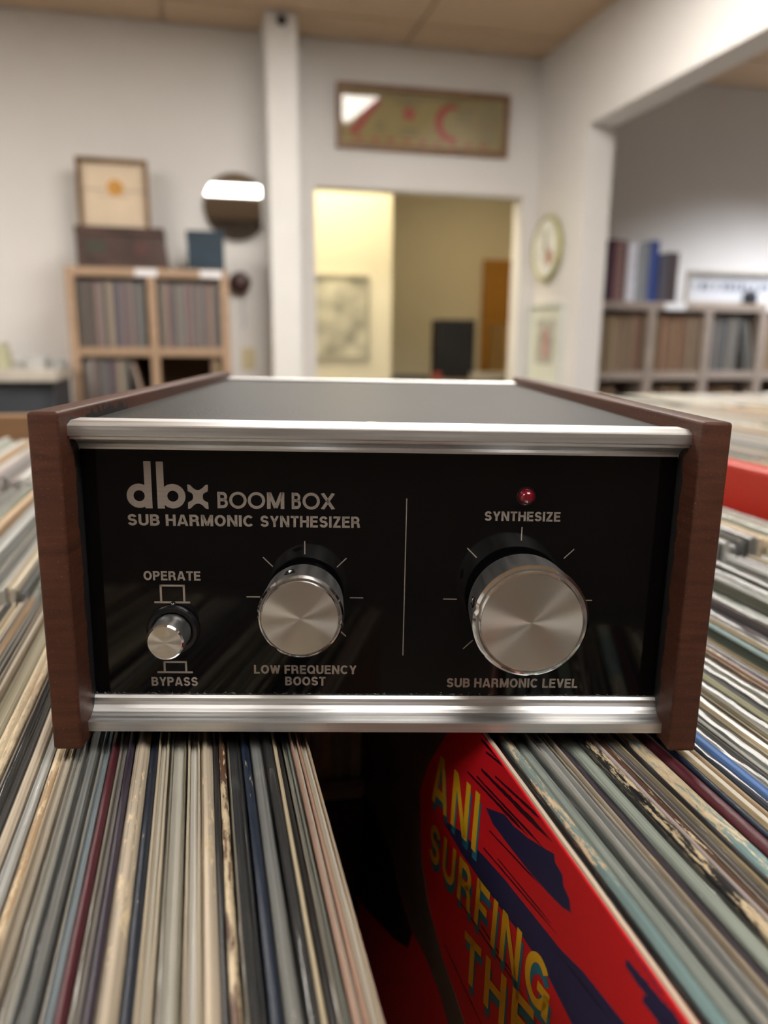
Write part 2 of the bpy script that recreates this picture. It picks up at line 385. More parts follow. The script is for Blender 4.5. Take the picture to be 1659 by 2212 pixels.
def shelf_records(x0, x1, y, zb, pal, label, group, zmax=.306, lean_from=None):
    x = x0 + .004; lean = 0.0; k_ = 0
    while x < x1 - .014:
        t = random.uniform(.007, .013)
        cc = tuple(q * random.uniform(.45, .95) for q in (1,))[0]; cc = tuple(q * cc for q in random.choice(pal)); h = zmax - random.uniform(0, .012)
        if lean_from and not lean and x > lean_from:
            lean = R(13); x += zmax * math.sin(lean) + .004
            if x > x1 - .014: break
        yy = y + random.uniform(.012, .026)
        hh = h * .985 if lean else h
        o = MB().box((-t/2, 0, 0), (t/2, .31, hh)).build('record', sleeve_mat(cc, amount=0, lines=.3), bevel=.0008, seg=1, loc=(x + t/2 + (.001 if lean else 0), yy, zb + (.003 if lean else 0)))
        o.rotation_euler = (0, -lean, 0)
        k_ += 1
        tag(o, '%s record sleeve, %s %s' % (colour_name(cc), ordinal(k_), label), 'record', group)
        x += t / math.cos(lean) + (.0035 if lean else .0012)
def bookcase(name, label, xs, zs, y, depth, mt, th, floor_z, tags):
    """xs: outer and divider centre lines, zs: shelf top heights from the top down"""
    t = empty(name, (0, 0, 0), label, 'bookcase')
    top = zs[0]
    MB().box((xs[0], y, top - th), (xs[-1], y + depth, top)).build('top_board', mt, t, bevel=.002)
    for i, x in enumerate(xs):
        a, b = (x, x + th) if i == 0 else ((x - th, x) if i == len(xs) - 1 else (x - th/2, x + th/2))
        MB().box((a, y, floor_z), (b, y + depth, top - th - .0005)).build('side_board' if i in (0, len(xs) - 1) else 'divider', mt, t, bevel=.002)
    for i in range(len(xs) - 1):
        xa = xs[i] + (th if i == 0 else th/2) + .0005; xb = xs[i+1] - (th if i == len(xs) - 2 else th/2) - .0005
        for z in zs[1:]:
            MB().box((xa, y + .004, z - th), (xb, y + depth - .012, z)).build('shelf', mt, t, bevel=.002)
    MB().box((xs[0] + th, y + depth - .01, floor_z + .05), (xs[-1] - th, y + depth - .004, top - th)).build('back_board', dark_back, t)
    for (x, wd) in tags:
        MB().box((x - wd/2, y - .0015, top - th + .004), (x + wd/2, y - .0002, top - .004)).build('paper_label', label_m, t)
    return t
BY = 3.87
k = BY / 3.85
bx = [-.583, -.205, .150]
th = .04
top = HC + .303
zs = [top, top - .362, top - .722, top - 1.082, top - 1.442]
bookcase('bookcase', 'light wood four-tier record bookcase against the back wall', bx, zs, BY, .365, pine, th, .0, [(-.225, .10), (.07, .10)])
cells = [(bx[0] + th, bx[1] - th/2), (bx[1] + th/2, bx[2] - th)]
shelf_records(*cells[0], BY, zs[1] + .001, PAL, 'from left, top tier under the gold frame, wooden bookcase', 'records in the top tier under the gold frame')
shelf_records(*cells[1], BY, zs[1] + .001, PAL, 'from left, top tier under the blue box, wooden bookcase', 'records in the top tier under the blue box')
shelf_records(*cells[0], BY, zs[2] + .001, PAL, 'from the left, second tier of the light wood bookcase', 'records in the second tier', lean_from=cells[0][1] - .12)
shelf_records(cells[1][1] - .06, cells[1][1], BY, zs[2] + .001, PALT, 'from left, half-empty compartment of the light wood bookcase', 'records in the half-empty compartment')
# long brown case with framed picture on top, blue box beside it
bp = [at_y(160, 486, BY + .02), at_y(358, 562, BY + .02)]
case_m = plain('brown_case', (.060, .032, .024), .5, var=.4, scale=(10, 10, 25))
t = empty('wooden_case', ((bp[0].x + bp[1].x)/2, BY + .14, top + .0005), 'long dark brown case lying on the light wood bookcase', 'case')
W2, H2 = (bp[1].x - bp[0].x)/2, bp[0].z - top
t2 = MB(); t2.add([(-W2, -.12, 0), (W2 + .01, -.12, 0), (W2 + .01, .12, 0), (-W2, .12, 0), (-W2, -.115, H2*.8), (W2 - .005, -.115, H2*.8), (W2 - .005, .12, H2*.8), (-W2, .12, H2*.8)],
       [(0, 3, 2, 1), (4, 5, 6, 7), (0, 1, 5, 4), (1, 2, 6, 5), (2, 3, 7, 6), (3, 0, 4, 7)]); t2.build('body', case_m, t, bevel=.003)
MB().box((-W2 - .002, -.122, H2*.805), (W2 - .002, .122, H2)).build('lid', case_m, t, bevel=.003)
MB().box((-W2*.75, -.1235, H2*.35), (-W2*.35, -.121, H2*.65)).build('badge', plain('green_badge', (.05, .05, .035), .5), t)
MB().box((W2*.3, -.1235, H2*.3), (W2*.6, -.121, H2*.65)).build('badge', plain('red_badge', (.085, .034, .03), .5), t)
def disc_art(t, w, h, y):
    MB().box((-w/2, y, -h/2), (w/2, 0, h/2)).build('mat_board', plain('cream_mat', (.68, .56, .42), .7, var=.04), t)
    MB().box((-w*.42, y - .002, -h*.42), (w*.42, y - .0002, h*.42)).build('print', plain('cream_print', (.72, .58, .42), .7, var=.06), t)
    o = MB().lathe([(.038, 0), (.036, -.003)], 28).build('gold_seal', plain('gold_seal', (.62, .30, .05), .5), t, loc=(.01, y - .0021, h*.12))
    for x in (-.09, .09): MB().box((x - .05, y - .003, h*.06), (x + .05, y - .0021, h*.10)).build('text_line', plain('soft_ink', (.55, .44, .33), .7), t)
    MB().box((-.07, y - .003, -h*.02), (.07, y - .0021, h*.01)).build('text_line', plain('soft_ink', (.55, .44, .33), .7), t)
YF = BY + .26
a, b = at_y(161, 338, YF), at_y(325, 483, YF)
hh = a.z - (top + H2) - .004
picture('framed_award', 'square gold-brown framed cream print with orange seal standing on the brown case', 'picture',
        ((a.x + b.x)/2, YF, top + H2 + .003 + hh/2), b.x - a.x, hh, frame_gold, disc_art, tilt=R(-4), fw=.022, fd=.022, rotz=R(3))
a, b = at_y(401, 497, BY + .02), at_y(486, 565, BY + .02)
t = empty('storage_box', ((a.x + b.x)/2, BY + .1, top + .0005), 'small dark blue box with lid on the light wood bookcase', 'box')
blue_m = plain('navy_card', (.010, .030, .050), .5, var=.15); hw = (b.x - a.x)/2; hb = a.z - top
MB().box((-hw + .003, -.08, 0), (hw - .003, .08, hb - .035)).build('body', blue_m, t, bevel=.002)
MB().box((-hw, -.083, hb - .0345), (hw, .083, hb)).build('lid', blue_m, t, bevel=.003)
# round mirror
mc, mr = at_y(510, 447, YW - .03), .163
t = empty('wall_mirror', (mc.x, YW - .004, mc.z), 'round mirror with thin white rim on the wall beside the pillar', 'mirror', rot=(R(.6), 0, 0))
mirror_m, nt, bs = new_mat('mirror_glass'); bs.inputs['Metallic'].default_value = 1; bs.inputs['Roughness'].default_value = .015; bs.inputs['Base Color'].default_value = (.86, .86, .85, 1)
MB().lathe([(mr + .008, 0), (mr + .008, -.012), (mr + .004, -.018), (mr, -.012), (mr, -.006)], 64).build('rim', plain('white_rim', (.75, .74, .73), .35), t, smooth=True)
MB().lathe([(mr - .0005, -.0065), (mr - .0005, -.010)], 64).build('glass', mirror_m, t)
# hanging thing and wall outlet right of the bookcase
c = at_y(510, 610, YW - .05)
t = empty('wall_ornament', (c.x + .02, YW - .03, c.z), 'small dark round object hanging on the wall beside the light wood bookcase', 'wall object')
MB().lathe([(.012, .03), (.05, .02), (.055, -.01), (.03, -.03), (.01, -.034)], 32).build('body', plain('dark_maroon', (.05, .022, .02), .4), t, smooth=True)
cu = MB()
for i in range(14): cu.box((.012 + .005 * math.sin(i * .8), .02, -.04 - i * .014), (.017 + .005 * math.sin(i * .8), .025, -.0405 - (i + 1) * .014))
cu.build('cord', plain('cord_grey', (.3, .29, .3), .5), t)
c = at_y(537, 775, YW)
t = empty('wall_outlet', (c.x, YW - .001, c.z), 'cream wall outlet plate low beside the pillar', 'outlet')
MB().box((-.036, -.006, -.058), (.036, 0, .058)).build('plate', plain('cream_plate', (.62, .54, .34), .4, var=.03), t, bevel=.002)
for z in (-.022, .022): MB().lathe([(.017, -.0062), (.016, -.008)], 20).build('socket', plain('cream_plate', (.6, .5, .3), .4), t, loc=(0, 0, z))
# table with clutter to the left of the bookcase
t = empty('side_table', (-1.25, 3.6, 0), 'grey-topped table with dark front beside the light wood bookcase', 'table')
zt = HC - .143
MB().box((-.75, -.22, zt - .045), (.68, .25, zt)).build('table_top', plain('table_top', (.48, .44, .38), .5), t, bevel=.003)
MB().box((-.73, -.18, .06), (.66, .24, zt - .0455)).build('cabinet_body', plain('dark_cabinet', (.035, .04, .05), .5), t, bevel=.003)
for x in (-.36, .3): MB().box((x - .33, -.187, .1), (x + .33, -.1805, zt - .07)).build('door', plain('dark_cabinet', (.035, .04, .05), .5), t, bevel=.002)
c = at_y(8, 780, 3.55)
t = empty('candle_jar', (c.x, 3.55, zt + .0005), 'cream-green jar standing on the grey table top', 'jar')
jm = plain('jar_green', (.42, .42, .28), .35)
b_ = MB().lathe([(.03, 0), (.034, -.004), (.034, -.07), (.024, -.082), (.024, -.09)], 28).build('body', jm, t, smooth=True); b_.rotation_euler = (R(-90), 0, 0)
b_ = MB().lathe([(.026, -.0905), (.027, -.093), (.027, -.106), (.02, -.109)], 28).build('lid', plain('jar_lid', (.5, .47, .36), .4), t, smooth=True); b_.rotation_euler = (R(-90), 0, 0)
for i, (u, wd, hh, cc) in enumerate(((40, .055, .028, (.35, .35, .33)), (80, .08, .045, (.42, .42, .41)), (122, .06, .03, (.3, .31, .3)))):
    c = at_y(u, 790, 3.6)
    t = empty('small_case', (c.x, 3.6 + .02 * i, zt + .0005), ('flat grey case', 'taller pale grey case', 'short grey case beside the bookcase')[i] + ' among clutter on the grey table', 'case')
    MB().box((-wd/2, -.06, 0), (wd/2, .06, hh * .65)).build('body', plain('case%d' % i, cc, .5), t, bevel=.002)
    MB().box((-wd/2 - .002, -.062, hh * .655), (wd/2 + .002, .062, hh)).build('lid', plain('case%d' % i, cc, .5), t, bevel=.002)

# ------------------------------------------------------------------ right wall: plate and poster
c = at_x(1189, 537, XR)
t = empty('wall_clock', (XR - .002, c.y, c.z), 'round cream wall clock with yellow-green rim on the right wall', 'clock', rot=(0, 0, R(-90)))
MB().lathe([(.150, 0), (.168, -.012), (.168, -.03), (.160, -.036), (.150, -.026)], 56).build('rim', plain('olive_rim', (.42, .40, .15), .4), t, smooth=True)
MB().lathe([(.1495, -.0262), (.1490, -.0272)], 56).build('face', plain('clock_face', (.82, .84, .80), .5, var=.15, scale=(14, 14, 14)), t)
MB().box((-.006, -.030, -.01), (.006, -.0276, .09)).build('hand', plain('clock_hand', (.3, .2, .12), .5), t)
o = MB().box((-.005, -.0325, -.01), (.005, -.0302, .065)).build('hand', plain('clock_hand', (.3, .2, .12), .5), t); o.rotation_euler = (0, R(130), 0)
MB().lathe([(.04, -.0273), (.036, -.0276)], 24).build('badge', plain('clock_red', (.5, .22, .14), .5), t, loc=(.05, 0, -.05))
def poster_art(t, w, h, y):
    MB().box((-w/2, y, -h/2), (w/2, 0, h/2)).build('sheet', plain('poster_sheet', (.66, .68, .60), .6, var=.06), t)
    MB().box((-w*.32, y - .001, -h*.28), (w*.30, y - .0002, h*.34)).build('print', plain('poster_print', (.40, .40, .36), .6, var=.5, scale=(18, 18, 18)), t)
    MB().box((-w*.05, y - .002, -h*.2), (w*.12, y - .0011, h*.2)).build('figure', plain('poster_red', (.42, .22, .2), .6, var=.3), t)
a, b = at_x(1150, 660, XR), at_x(1213, 818, XR)
picture('framed_poster', 'pale framed poster hanging below the clock on the right wall', 'picture',
        (XR - .002, (a.y + b.y)/2, HC - .03), abs(a.y - b.y), .43, plain('pale_frame', (.62, .64, .60), .5), poster_art, rotz=R(-90), fw=.02)

# ------------------------------------------------------------------ inner room: poster, door, speaker, counter
def map_art(t, w, h, y):
    MB().box((-w/2, y, -h/2), (w/2, 0, h/2)).build('print', plain('map_print', (.46, .44, .34), .6, var=.5, scale=(7, 7, 7)), t)
a, b = at_y(640, 590, 5.28), at_y(798, 776, 5.28)
picture('map_poster', 'grey mottled poster in thin frame on the lit yellow wall', 'picture',
        ((a.x + b.x)/2, 5.298, (a.z + b.z)/2), b.x - a.x, a.z - b.z, plain('thin_grey_frame', (.42, .40, .30), .5), map_art, fw=.02)
a, b = at_y(1047, 560, YI - .05), at_y(1140, 560, YI - .05)
dr = MB().box((a.x, YI - .05, .005), (a.x + .82, YI - .005, a.z)).build('door_1', plain('orange_door', (.46, .215, .03), .45, var=.12, scale=(2, 2, 30)), bevel=.003)
struct(dr, 'orange-brown wooden door in the inner room')
MB().lathe([(.01, 0), (.01, -.03), (.026, -.04), (.028, -.06), (.015, -.07)], 24).build('door_knob', plain('brass', (.5, .4, .2), .3, metal=1), dr, smooth=True, loc=(a.x + .07, YI - .0505, 1.0))
zt = HC - .055 * 5.4
t = empty('counter', (1.9, 5.55, 0), 'low counter behind the opening holding the black speaker', 'counter')
MB().box((-.585, -.3, zt - .03), (.9, .3, zt)).build('counter_top', plain('counter_top', (.22, .17, .10), .5), t, bevel=.003)
MB().box((-.57, -.27, .0), (.87, .28, zt - .0305)).build('body', plain('counter_body', (.10, .07, .045), .6), t)
a, b = at_y(953, 690, 5.45), at_y(1030, 690, 5.45)
t = empty('loudspeaker', ((a.x + b.x)/2, 5.58, zt + .0005), 'black loudspeaker cabinet standing on the counter in the inner room', 'speaker', rot=(0, 0, R(-5)))
hw = (b.x - a.x)/2; hs = a.z - zt
MB().box((-hw, -.13, 0), (hw, .13, hs)).build('cabinet', plain('speaker_black', (.012, .012, .014), .6), t, bevel=.006)
MB().box((-hw + .012, -.142, .012), (hw - .012, -.1305, hs - .012)).build('grille', plain('speaker_cloth', (.010, .010, .012), .9), t, bevel=.004)
for i, (u, wd, hh, cc, lb) in enumerate(((868, .16, .035, (.06, .06, .065), 'low dark box on the counter near the yellow wall corner'), (938, .05, .05, (.35, .06, .05), 'small red box beside the black speaker on the counter'),
                                       (1060, .34, .05, (.45, .42, .36), 'low pale box in front of the orange door'), (905, .09, .03, (.05, .05, .055), 'small black box between the dark and red ones on the counter'))):
    c = at_y(u, 805, 5.4)
    t = empty('small_box', (c.x, 5.34, zt + .0005), lb, 'box')
    MB().box((-wd/2, -.04, 0), (wd/2, .04, hh * .7)).build('body', plain('sbox%d' % i, cc, .5), t, bevel=.002)
    MB().box((-wd/2 - .002, -.042, hh * .705), (wd/2 + .002, .042, hh)).build('lid', plain('sbox%d' % i, cc, .5), t, bevel=.002)
a, b = at_y(1092, 700, 6.5), at_y(1160, 700, 6.5)
t = empty('cardboard_box', ((a.x + b.x)/2, 6.5, 0.0), 'tall tan cardboard box standing before the orange door', 'box')
cb = plain('cardboard', (.50, .30, .10), .7)
MB().box((-.22, -.2, 0), (.22, .2, a.z)).build('body', cb, t, bevel=.003)
MB().box((-.04, -.2005, a.z - .08), (.04, .2005, a.z + .001)).build('tape', plain('tape', (.55, .38, .16), .4), t)

# ------------------------------------------------------------------ side room shelf, books, sign
SY = 3.95
sx = [1.86 + .17, .6285 * SY, .7200 * SY, .8125 * SY, .905 * SY, .998 * SY]
stop = HC + .0515 * SY
szs = [stop, stop - .385, stop - .765, stop - 1.145]
bookcase('record_shelf', 'wide grey-brown record shelf in the side room', sx, szs, SY, .38, greywood, .045, .0, [(2.62, .13), (3.28, .12)])
rc = [(sx[0] + .045, sx[1] - .0225), (sx[1] + .0225, sx[2] - .0225), (sx[2] + .0225, sx[3] - .0225), (sx[3] + .0225, sx[4] - .0225)]
g = 'records on the top tier of the side room shelf'
for i, (cell, pal) in enumerate(zip(rc, (PALT, PALT, PALG, PALT))):
    shelf_records(*cell, SY, szs[1] + .001, pal, ('from the left, compartment beside the jamb, side room shelf', 'from the left, second compartment of the side room shelf',
        'from the left, third compartment of the side room shelf', 'from the left, fourth compartment of the side room shelf')[i], g, zmax=.312, lean_from=cell[1] - .13 if i == 2 else None)
for i, cell in enumerate(rc[:3]):
    shelf_records(cell[0] + .03, cell[0] + .24, SY + .03, szs[2] + .001, PALT, 'from left, lower compartment %s, side room shelf' % ('beside the jamb', 'in the middle', 'under the grey records')[i], 'records on the lower tier of the side room shelf', zmax=.30)
books = [(1312, 1322, 520, (.035, .03, .045)), (1322, 1333, 517, (.10, .03, .045)), (1334, 1347, 518, (.26, .15, .14)), (1348, 1358, 520, (.17, .10, .085)), (1359, 1378, 523, (.62, .62, .68)), (1379, 1393, 525, (.26, .27, .29)),
         (1394, 1406, 523, (.18, .19, .20)), (1407, 1426, 520, (.025, .05, .20)), (1428, 1444, 550, (.07, .065, .085)), (1446, 1468, 545, (.05, .035, .035))]
bl = ['dark navy book beside the jamb', 'dark maroon book', 'dusty pink book', 'brown book next to the white one', 'white thick book', 'mid grey book', 'dark grey book leaning on the blue one', 'royal blue book', 'short charcoal book right of the blue one', 'short dark brown book at the row end']
for (u0, u1, v, cc), lb in zip(books, bl):
    a, b = at_y(u0, v, SY + .03), at_y(u1, v, SY + .03)
    w_, h_ = b.x - a.x, a.z - stop
    t = empty('book', ((a.x + b.x)/2, SY + .03, stop + .0005), lb + ' on the side room shelf', 'book', 'books on the side room shelf')
    bm_ = plain('book_%s' % lb, cc, .55, var=.15, scale=(30, 30, 30))
    cv = MB(); cv.box((-w_/2, 0, 0), (-w_/2 + .003, .22, h_)); cv.box((w_/2 - .003, 0, 0), (w_/2, .22, h_)); cv.box((-w_/2, -.002, 0), (w_/2, .003, h_))
    cv.build('cover', bm_, t)
    MB().box((-w_/2 + .0032, .0035, .004), (w_/2 - .0032, .215, h_ - .004)).build('pages', plain('pages', (.6, .55, .45), .8), t)
def sign_art(t, w, h, y):
    MB().box((-w/2, y, -h/2), (w/2, 0, h/2)).build('board', plain('sign_board', (.55, .56, .60), .5, var=.02), t)
    x = -w * .44; i = 0
    random.seed(3)
    while x < w * .42:
        l = random.choice((.012, .02, .03))
        MB().box((x, y - .001, -h*.10), (x + l, y - .0002, h*.16)).build('lettering', plain('sign_ink', (.14, .15, .19), .6), t)
        x += l + random.choice((.012, .016, .03)); i += 1
a, b = at_y(1490, 583, SY + .06), at_y(1690, 583, SY + .06)
hh = a.z - stop - .002
picture('framed_sign', 'white sign with blurred grey lettering in a thin tan frame on the side room shelf', 'sign',
        ((a.x + b.x)/2, SY + .09, stop + .002 + hh/2), b.x - a.x, hh, plain('sign_frame', (.46, .42, .36), .5), sign_art, fw=.014, fd=.025)
c = at_y(1622, 640, SY + .02)
t = empty('compact_camera', (c.x, SY + .03, stop + .0005), 'small dark box-shaped camera in front of the white sign', 'camera')
MB().box((-.035, -.025, 0), (.035, .02, .065)).build('body', plain('camera_black', (.03, .03, .035), .4), t, bevel=.004)
MB().lathe([(.02, 0), (.02, -.012), (.014, -.014)], 24).build('lens', plain('camera_lens', (.05, .05, .06), .2), t, smooth=True, loc=(0, -.025, .032))
MB().box((-.012, -.012, .0655), (.012, .008, .078)).build('viewfinder', plain('camera_black', (.03, .03, .035), .4), t, bevel=.002)

# ================================================================== RECORD BINS
ZR = HC - .1362                   # top of the sleeves under the unit
ZB = ZR - .3165                   # bin floor
oak = plain('bin_wood', (.36, .20, .10), .5, var=.2, scale=(2, 30, 30))
dark_wood = plain('bin_dark', (.045, .035, .03), .7, var=.2)
redp = plain('red_paint', (.52, .022, .008), .4, var=.06)
t = empty('record_bin', (0.0, .6, 0), 'wooden record bin full of sleeves with red painted side board', 'record bin')
def part(name, a, b, mt, bev=.002):
    return MB().box((a[0], a[1] - .6, a[2]), (b[0], b[1] - .6, b[2])).build(name, mt, t, bevel=bev)
part('base_board', (-.9, .04, ZB - .02), (1.75, 1.75, ZB - .0005), dark_wood)
part('plinth', (-.85, .1, 0), (1.7, 1.7, ZB - .0205), dark_wood)
part('front_board', (-.9, .04, ZB), (1.75, .058, ZR - .1), oak)
part('row_divider', (-.9, .4235, ZB), (.437, .4305, HC - .285), dark_wood)
tag(part('divider_lip', (-.9, .4225, HC - .2848), (.437, .4322, HC - .276), plain('divider_grey', (.34, .31, .31), .6)), 'pale lip of the divider deep in the gap')
part('row_divider', (-.9, .7585, ZB), (.437, .7665, HC - .20), dark_wood)
part('back_board', (-.9, 1.19, ZB), (.437, 1.215, HC - .114), oak)
tag(part('side_board', (.44, .06, ZB), (.462, 1.75, HC - .103), redp, .003), 'bright red painted side board')
part('side_board', (-.9, .06, ZB), (-.88, 1.19, ZR - .05), oak)
part('back_board', (.465, 1.73, ZB), (1.75, 1.75, ZR - .02), oak)

CLEAN, INNER = plain('paper_inner', (.62, .58, .50), .7, var=.06), plain('paper_white', (.70, .68, .64), .7, var=.05)
def strip(secs, ny, y0, y1, wob, name, mt, parent, hv, seed, wav=1.0):
    """a thin upright sheet or box: secs = cross-section (x, z) loop, drawn out along y with a slightly uneven top"""
    rn = random.Random(seed); ph = [rn.uniform(0, 6.28) for _ in range(6)]
    n = len(secs); vs_ = []; fs = []
    for j in range(ny + 1):
        s = j / ny; y = y0 + (y1 - y0) * s
        dx = wob * (math.sin(2.2 * s * 3.1 + ph[0]) + .5 * math.sin(9 * s + ph[1]))
        dz = hv * (.6 * math.sin(3 * s + ph[2]) + .4 * math.sin(11 * s * wav + ph[3]) + .5 * rn.uniform(-1, 1) * wav * .4)
        ex = rn.uniform(-1, 1) * wob * .35
        for x, z in secs:
            top_ = z > -.012
            vs_.append((x + dx + (ex if top_ else 0), y, z + (dz if top_ else 0)))
    for j in range(ny):
        for i in range(n):
            i2 = (i + 1) % n
            fs.append((j * n + i, j * n + i2, (j + 1) * n + i2, (j + 1) * n + i))
    fs.append(tuple(range(n))); fs.append(tuple(ny * n + i for i in range(n - 1, -1, -1)))
    return MB().add(vs_, fs).build(name, mt, parent, smooth=True)
REC_L = .315
def record(x0, x1, y0, ztop, kind, col, wear, label, group, ny=22, lean=0.0, wearcol=(.62, .50, .33), seed=0):
    """kind: spine (closed worn back), open (two boards and an inner bag), poly (jacket in a clear outer sleeve), box (square lid)"""
    wd = x1 - x0 - .00025; h = wd / 2
    rn = random.Random(seed * 13 + 5)
    t = empty('record_sleeve', ((x0 + x1)/2, y0, ztop), label, 'record', group, (0, lean, 0))
    B = -(ztop - ZB) + .001
    sm = sleeve_mat(col, wear=wearcol, amount=wear, edge=kind == 'open', rough=.34 if kind == 'spine' and max(col) < .12 else .55)
    if kind in ('spine', 'box'):
        q = min(h * .7, .0016) if kind == 'spine' else h * .2
        secs = [(-h, B), (-h, -q), (-h * .55, -q * .25), (0, 0), (h * .55, -q * .25), (h, -q), (h, B)] if kind == 'spine' else [(-h, B), (-h, -q), (-h + q, 0), (h - q, 0), (h, -q), (h, B)]
        strip(secs, ny, 0, REC_L, .00012, 'jacket', sm, t, .0004, seed)
    elif kind == 'open':
        b = min(.0007, h * .4)
        d = -.0025
        strip([(-h, B), (-h, -.0004), (-h + b * .5, 0), (-h + b, -.0004), (-h + b, B)], ny, 0, REC_L, .00010, 'jacket_board', sm, t, .0005, seed)
        strip([(h - b, B), (h - b, -.0006), (h - b * .5, -.0002), (h, -.0006), (h, B)], ny, 0, REC_L, .00010, 'jacket_board', sm, t, .0005, seed)
        g_ = h - b - .0001
        if g_ > .0003:
            strip([(-g_, B + .002), (-g_, d), (0, d + .0009), (g_, d), (g_, B + .002)], ny, .002, REC_L - .003, .00010, 'inner_sleeve', CLEAN if rn.random() < .6 else INNER, t, .0008, seed + 1)
    elif kind == 'poly':
        up = rn.uniform(.0009, .0026); g_ = h * .82
        if rn.random() < .6 and h > .0013:
            b = .0006; se = sleeve_mat(col, wear=wearcol, amount=wear, edge=True)
            strip([(-g_, B), (-g_, -up - .0003), (-g_ + b * .5, -up), (-g_ + b, -up - .0003), (-g_ + b, B)], ny, .001, REC_L - .001, .00008, 'jacket_board', se, t, .0004, seed)
            strip([(g_ - b, B), (g_ - b, -up - .0003), (g_ - b * .5, -up), (g_, -up - .0003), (g_, B)], ny, .001, REC_L - .001, .00008, 'jacket_board', sm, t, .0004, seed)
            q = g_ - b - .0001
            strip([(-q, B + .002), (-q, -up - .0022), (0, -up - .0014), (q, -up - .0022), (q, B + .002)], ny, .002, REC_L - .003, .00008, 'inner_sleeve', sm if rn.random() < .55 else CLEAN, t, .0006, seed + 1)
        else:
            strip([(-g_, B), (-g_, -up - .0006), (-h * .5, -up), (h * .5, -up), (g_, -up - .0006), (g_, B)], ny, .001, REC_L - .001, .00008, 'jacket', sm, t, .0004, seed)
        strip([(-h, B), (-h, -up * .8), (-h * .75, -up * .25), (-h * .35, -up * .03), (0, 0), (h * .4, -up * .05), (h * .8, -up * .35), (h, -up * .9), (h, B)], ny + 14, 0, REC_L, .00018, 'plastic_sleeve', poly_mat(), t, .0009, seed + 2, 1.8)
    return t
# palette: name, colour
C = dict(cream=(.60, .50, .33), tan=(.45, .31, .18), beige=(.50, .42, .32), khaki=(.28, .25, .17), grey=(.20, .20, .195), lightgrey=(.50, .50, .48), dark=(.016, .015, .016), navy=(.011, .020, .042),
         maroon=(.085, .014, .022), purple=(.036, .025, .042), pink=(.52, .34, .26), green=(.33, .37, .33), teal=(.18, .29, .29), brown=(.11, .055, .032), blue=(.028, .10, .28), mauve=(.38, .33, .33),
         white=(.66, .66, .64), olive=(.28, .27, .15), palegreen=(.42, .47, .40), lilac=(.42, .40, .44), charcoal=(.04, .04, .043), paleblue=(.45, .52, .56))
CN = dict(lightgrey='light grey', palegreen='pale green', green='grey-green', dark='black', paleblue='pale blue')
KN = dict(spine=('clean-edged', 'worn'), open=('open-edged', 'frayed open-edged'), poly=('plastic-wrapped', 'plastic-wrapped'), box=('thick', 'thick worn'))
def rec_label(c, kind, wear, where):
    return '%s %s record sleeve, %s' % (KN[kind][1 if wear > .3 else 0], CN.get(c, c), where)
def top_at(x):          # the sleeves sink a little towards the right, as the unit on them does
    return ZR - .0030 - .0104 * (x - .0528)
# ---- left of the gap, measured along the bottom edge of the photograph (pixels, right to left)
LEFT = [(838, 800, 'open', 'tan', .25), (800, 770, 'open', 'pink', .2), (770, 735, 'poly', 'green', 0), (735, 715, 'spine', 'dark', .1), (715, 700, 'spine', 'cream', .1), (700, 665, 'poly', 'dark', 0), (665, 615, 'poly', 'grey', 0),
        (615, 585, 'spine', 'navy', .2), (585, 527, 'poly', 'charcoal', 0), (527, 500, 'spine', 'brown', .62), (500, 480, 'spine', 'dark', .0), (480, 435, 'spine', 'beige', .4), (435, 390, 'open', 'cream', .2), (390, 323, 'poly', 'khaki', 0),
        (323, 283, 'open', 'cream', .2), (283, 250, 'spine', 'navy', .3), (250, 195, 'spine', 'beige', .45), (195, 170, 'spine', 'purple', 0), (170, 135, 'poly', 'mauve', 0), (135, 105, 'spine', 'maroon', .1), (105, 65, 'poly', 'paleblue', 0),
        (65, 22, 'poly', 'grey', 0), (22, -20, 'poly', 'lightgrey', 0)]
MORE = [('open', 'beige', .3), ('spine', 'tan', .7), ('poly', 'lightgrey', 0), ('spine', 'beige', .2), ('poly', 'dark', 0), ('poly', 'charcoal', 0), ('spine', 'tan', .95), ('spine', 'cream', .6), ('box', 'khaki', 0), ('open', 'beige', .2), ('poly', 'grey', 0),
        ('open', 'tan', .2), ('poly', 'mauve', 0), ('spine', 'cream', .4), ('open', 'cream', .2), ('poly', 'charcoal', 0), ('spine', 'beige', .3), ('open', 'tan', .3), ('spine', 'maroon', .3), ('poly', 'lilac', 0), ('spine', 'cream', .2), ('poly', 'white', 0),
        ('open', 'beige', .2), ('spine', 'tan', .5), ('poly', 'grey', 0), ('open', 'cream', .2), ('spine', 'khaki', .3)]
Y1, Y2, Y3 = .100, .434, .772
xs_ = []
for (pr, pl, kind, cc, wear) in LEFT:
    xs_.append((at_z(pl, 2212, ZR - .002).x, at_z(pr, 2212, ZR - .002).x, kind, cc, wear))
x = xs_[-1][0]
rn = random.Random(11)
i = 0
while x > -.165:
    kind, cc, wear = MORE[i % len(MORE)]; i += 1
    t_ = .0068 if kind == 'box' else rn.uniform(.0026, .0042)
    xs_.append((x - t_, x, kind, cc, wear)); x -= t_
for n, (xa, xb, kind, cc, wear) in enumerate(xs_, 1):
    j = rn.uniform(0, .0022) + (.001 if kind == 'spine' else 0)
    z = top_at(xa) - j
    if xb < -.075: z = top_at(xa) + rn.uniform(-.003, .003)
    record(xa, xb, Y1 + rn.uniform(0, .006), z, kind, C[cc], wear, rec_label(cc, kind, wear, '%s to the left of the dark gap' % ordinal(n)), 'records left of the gap', seed=n, ny=26)
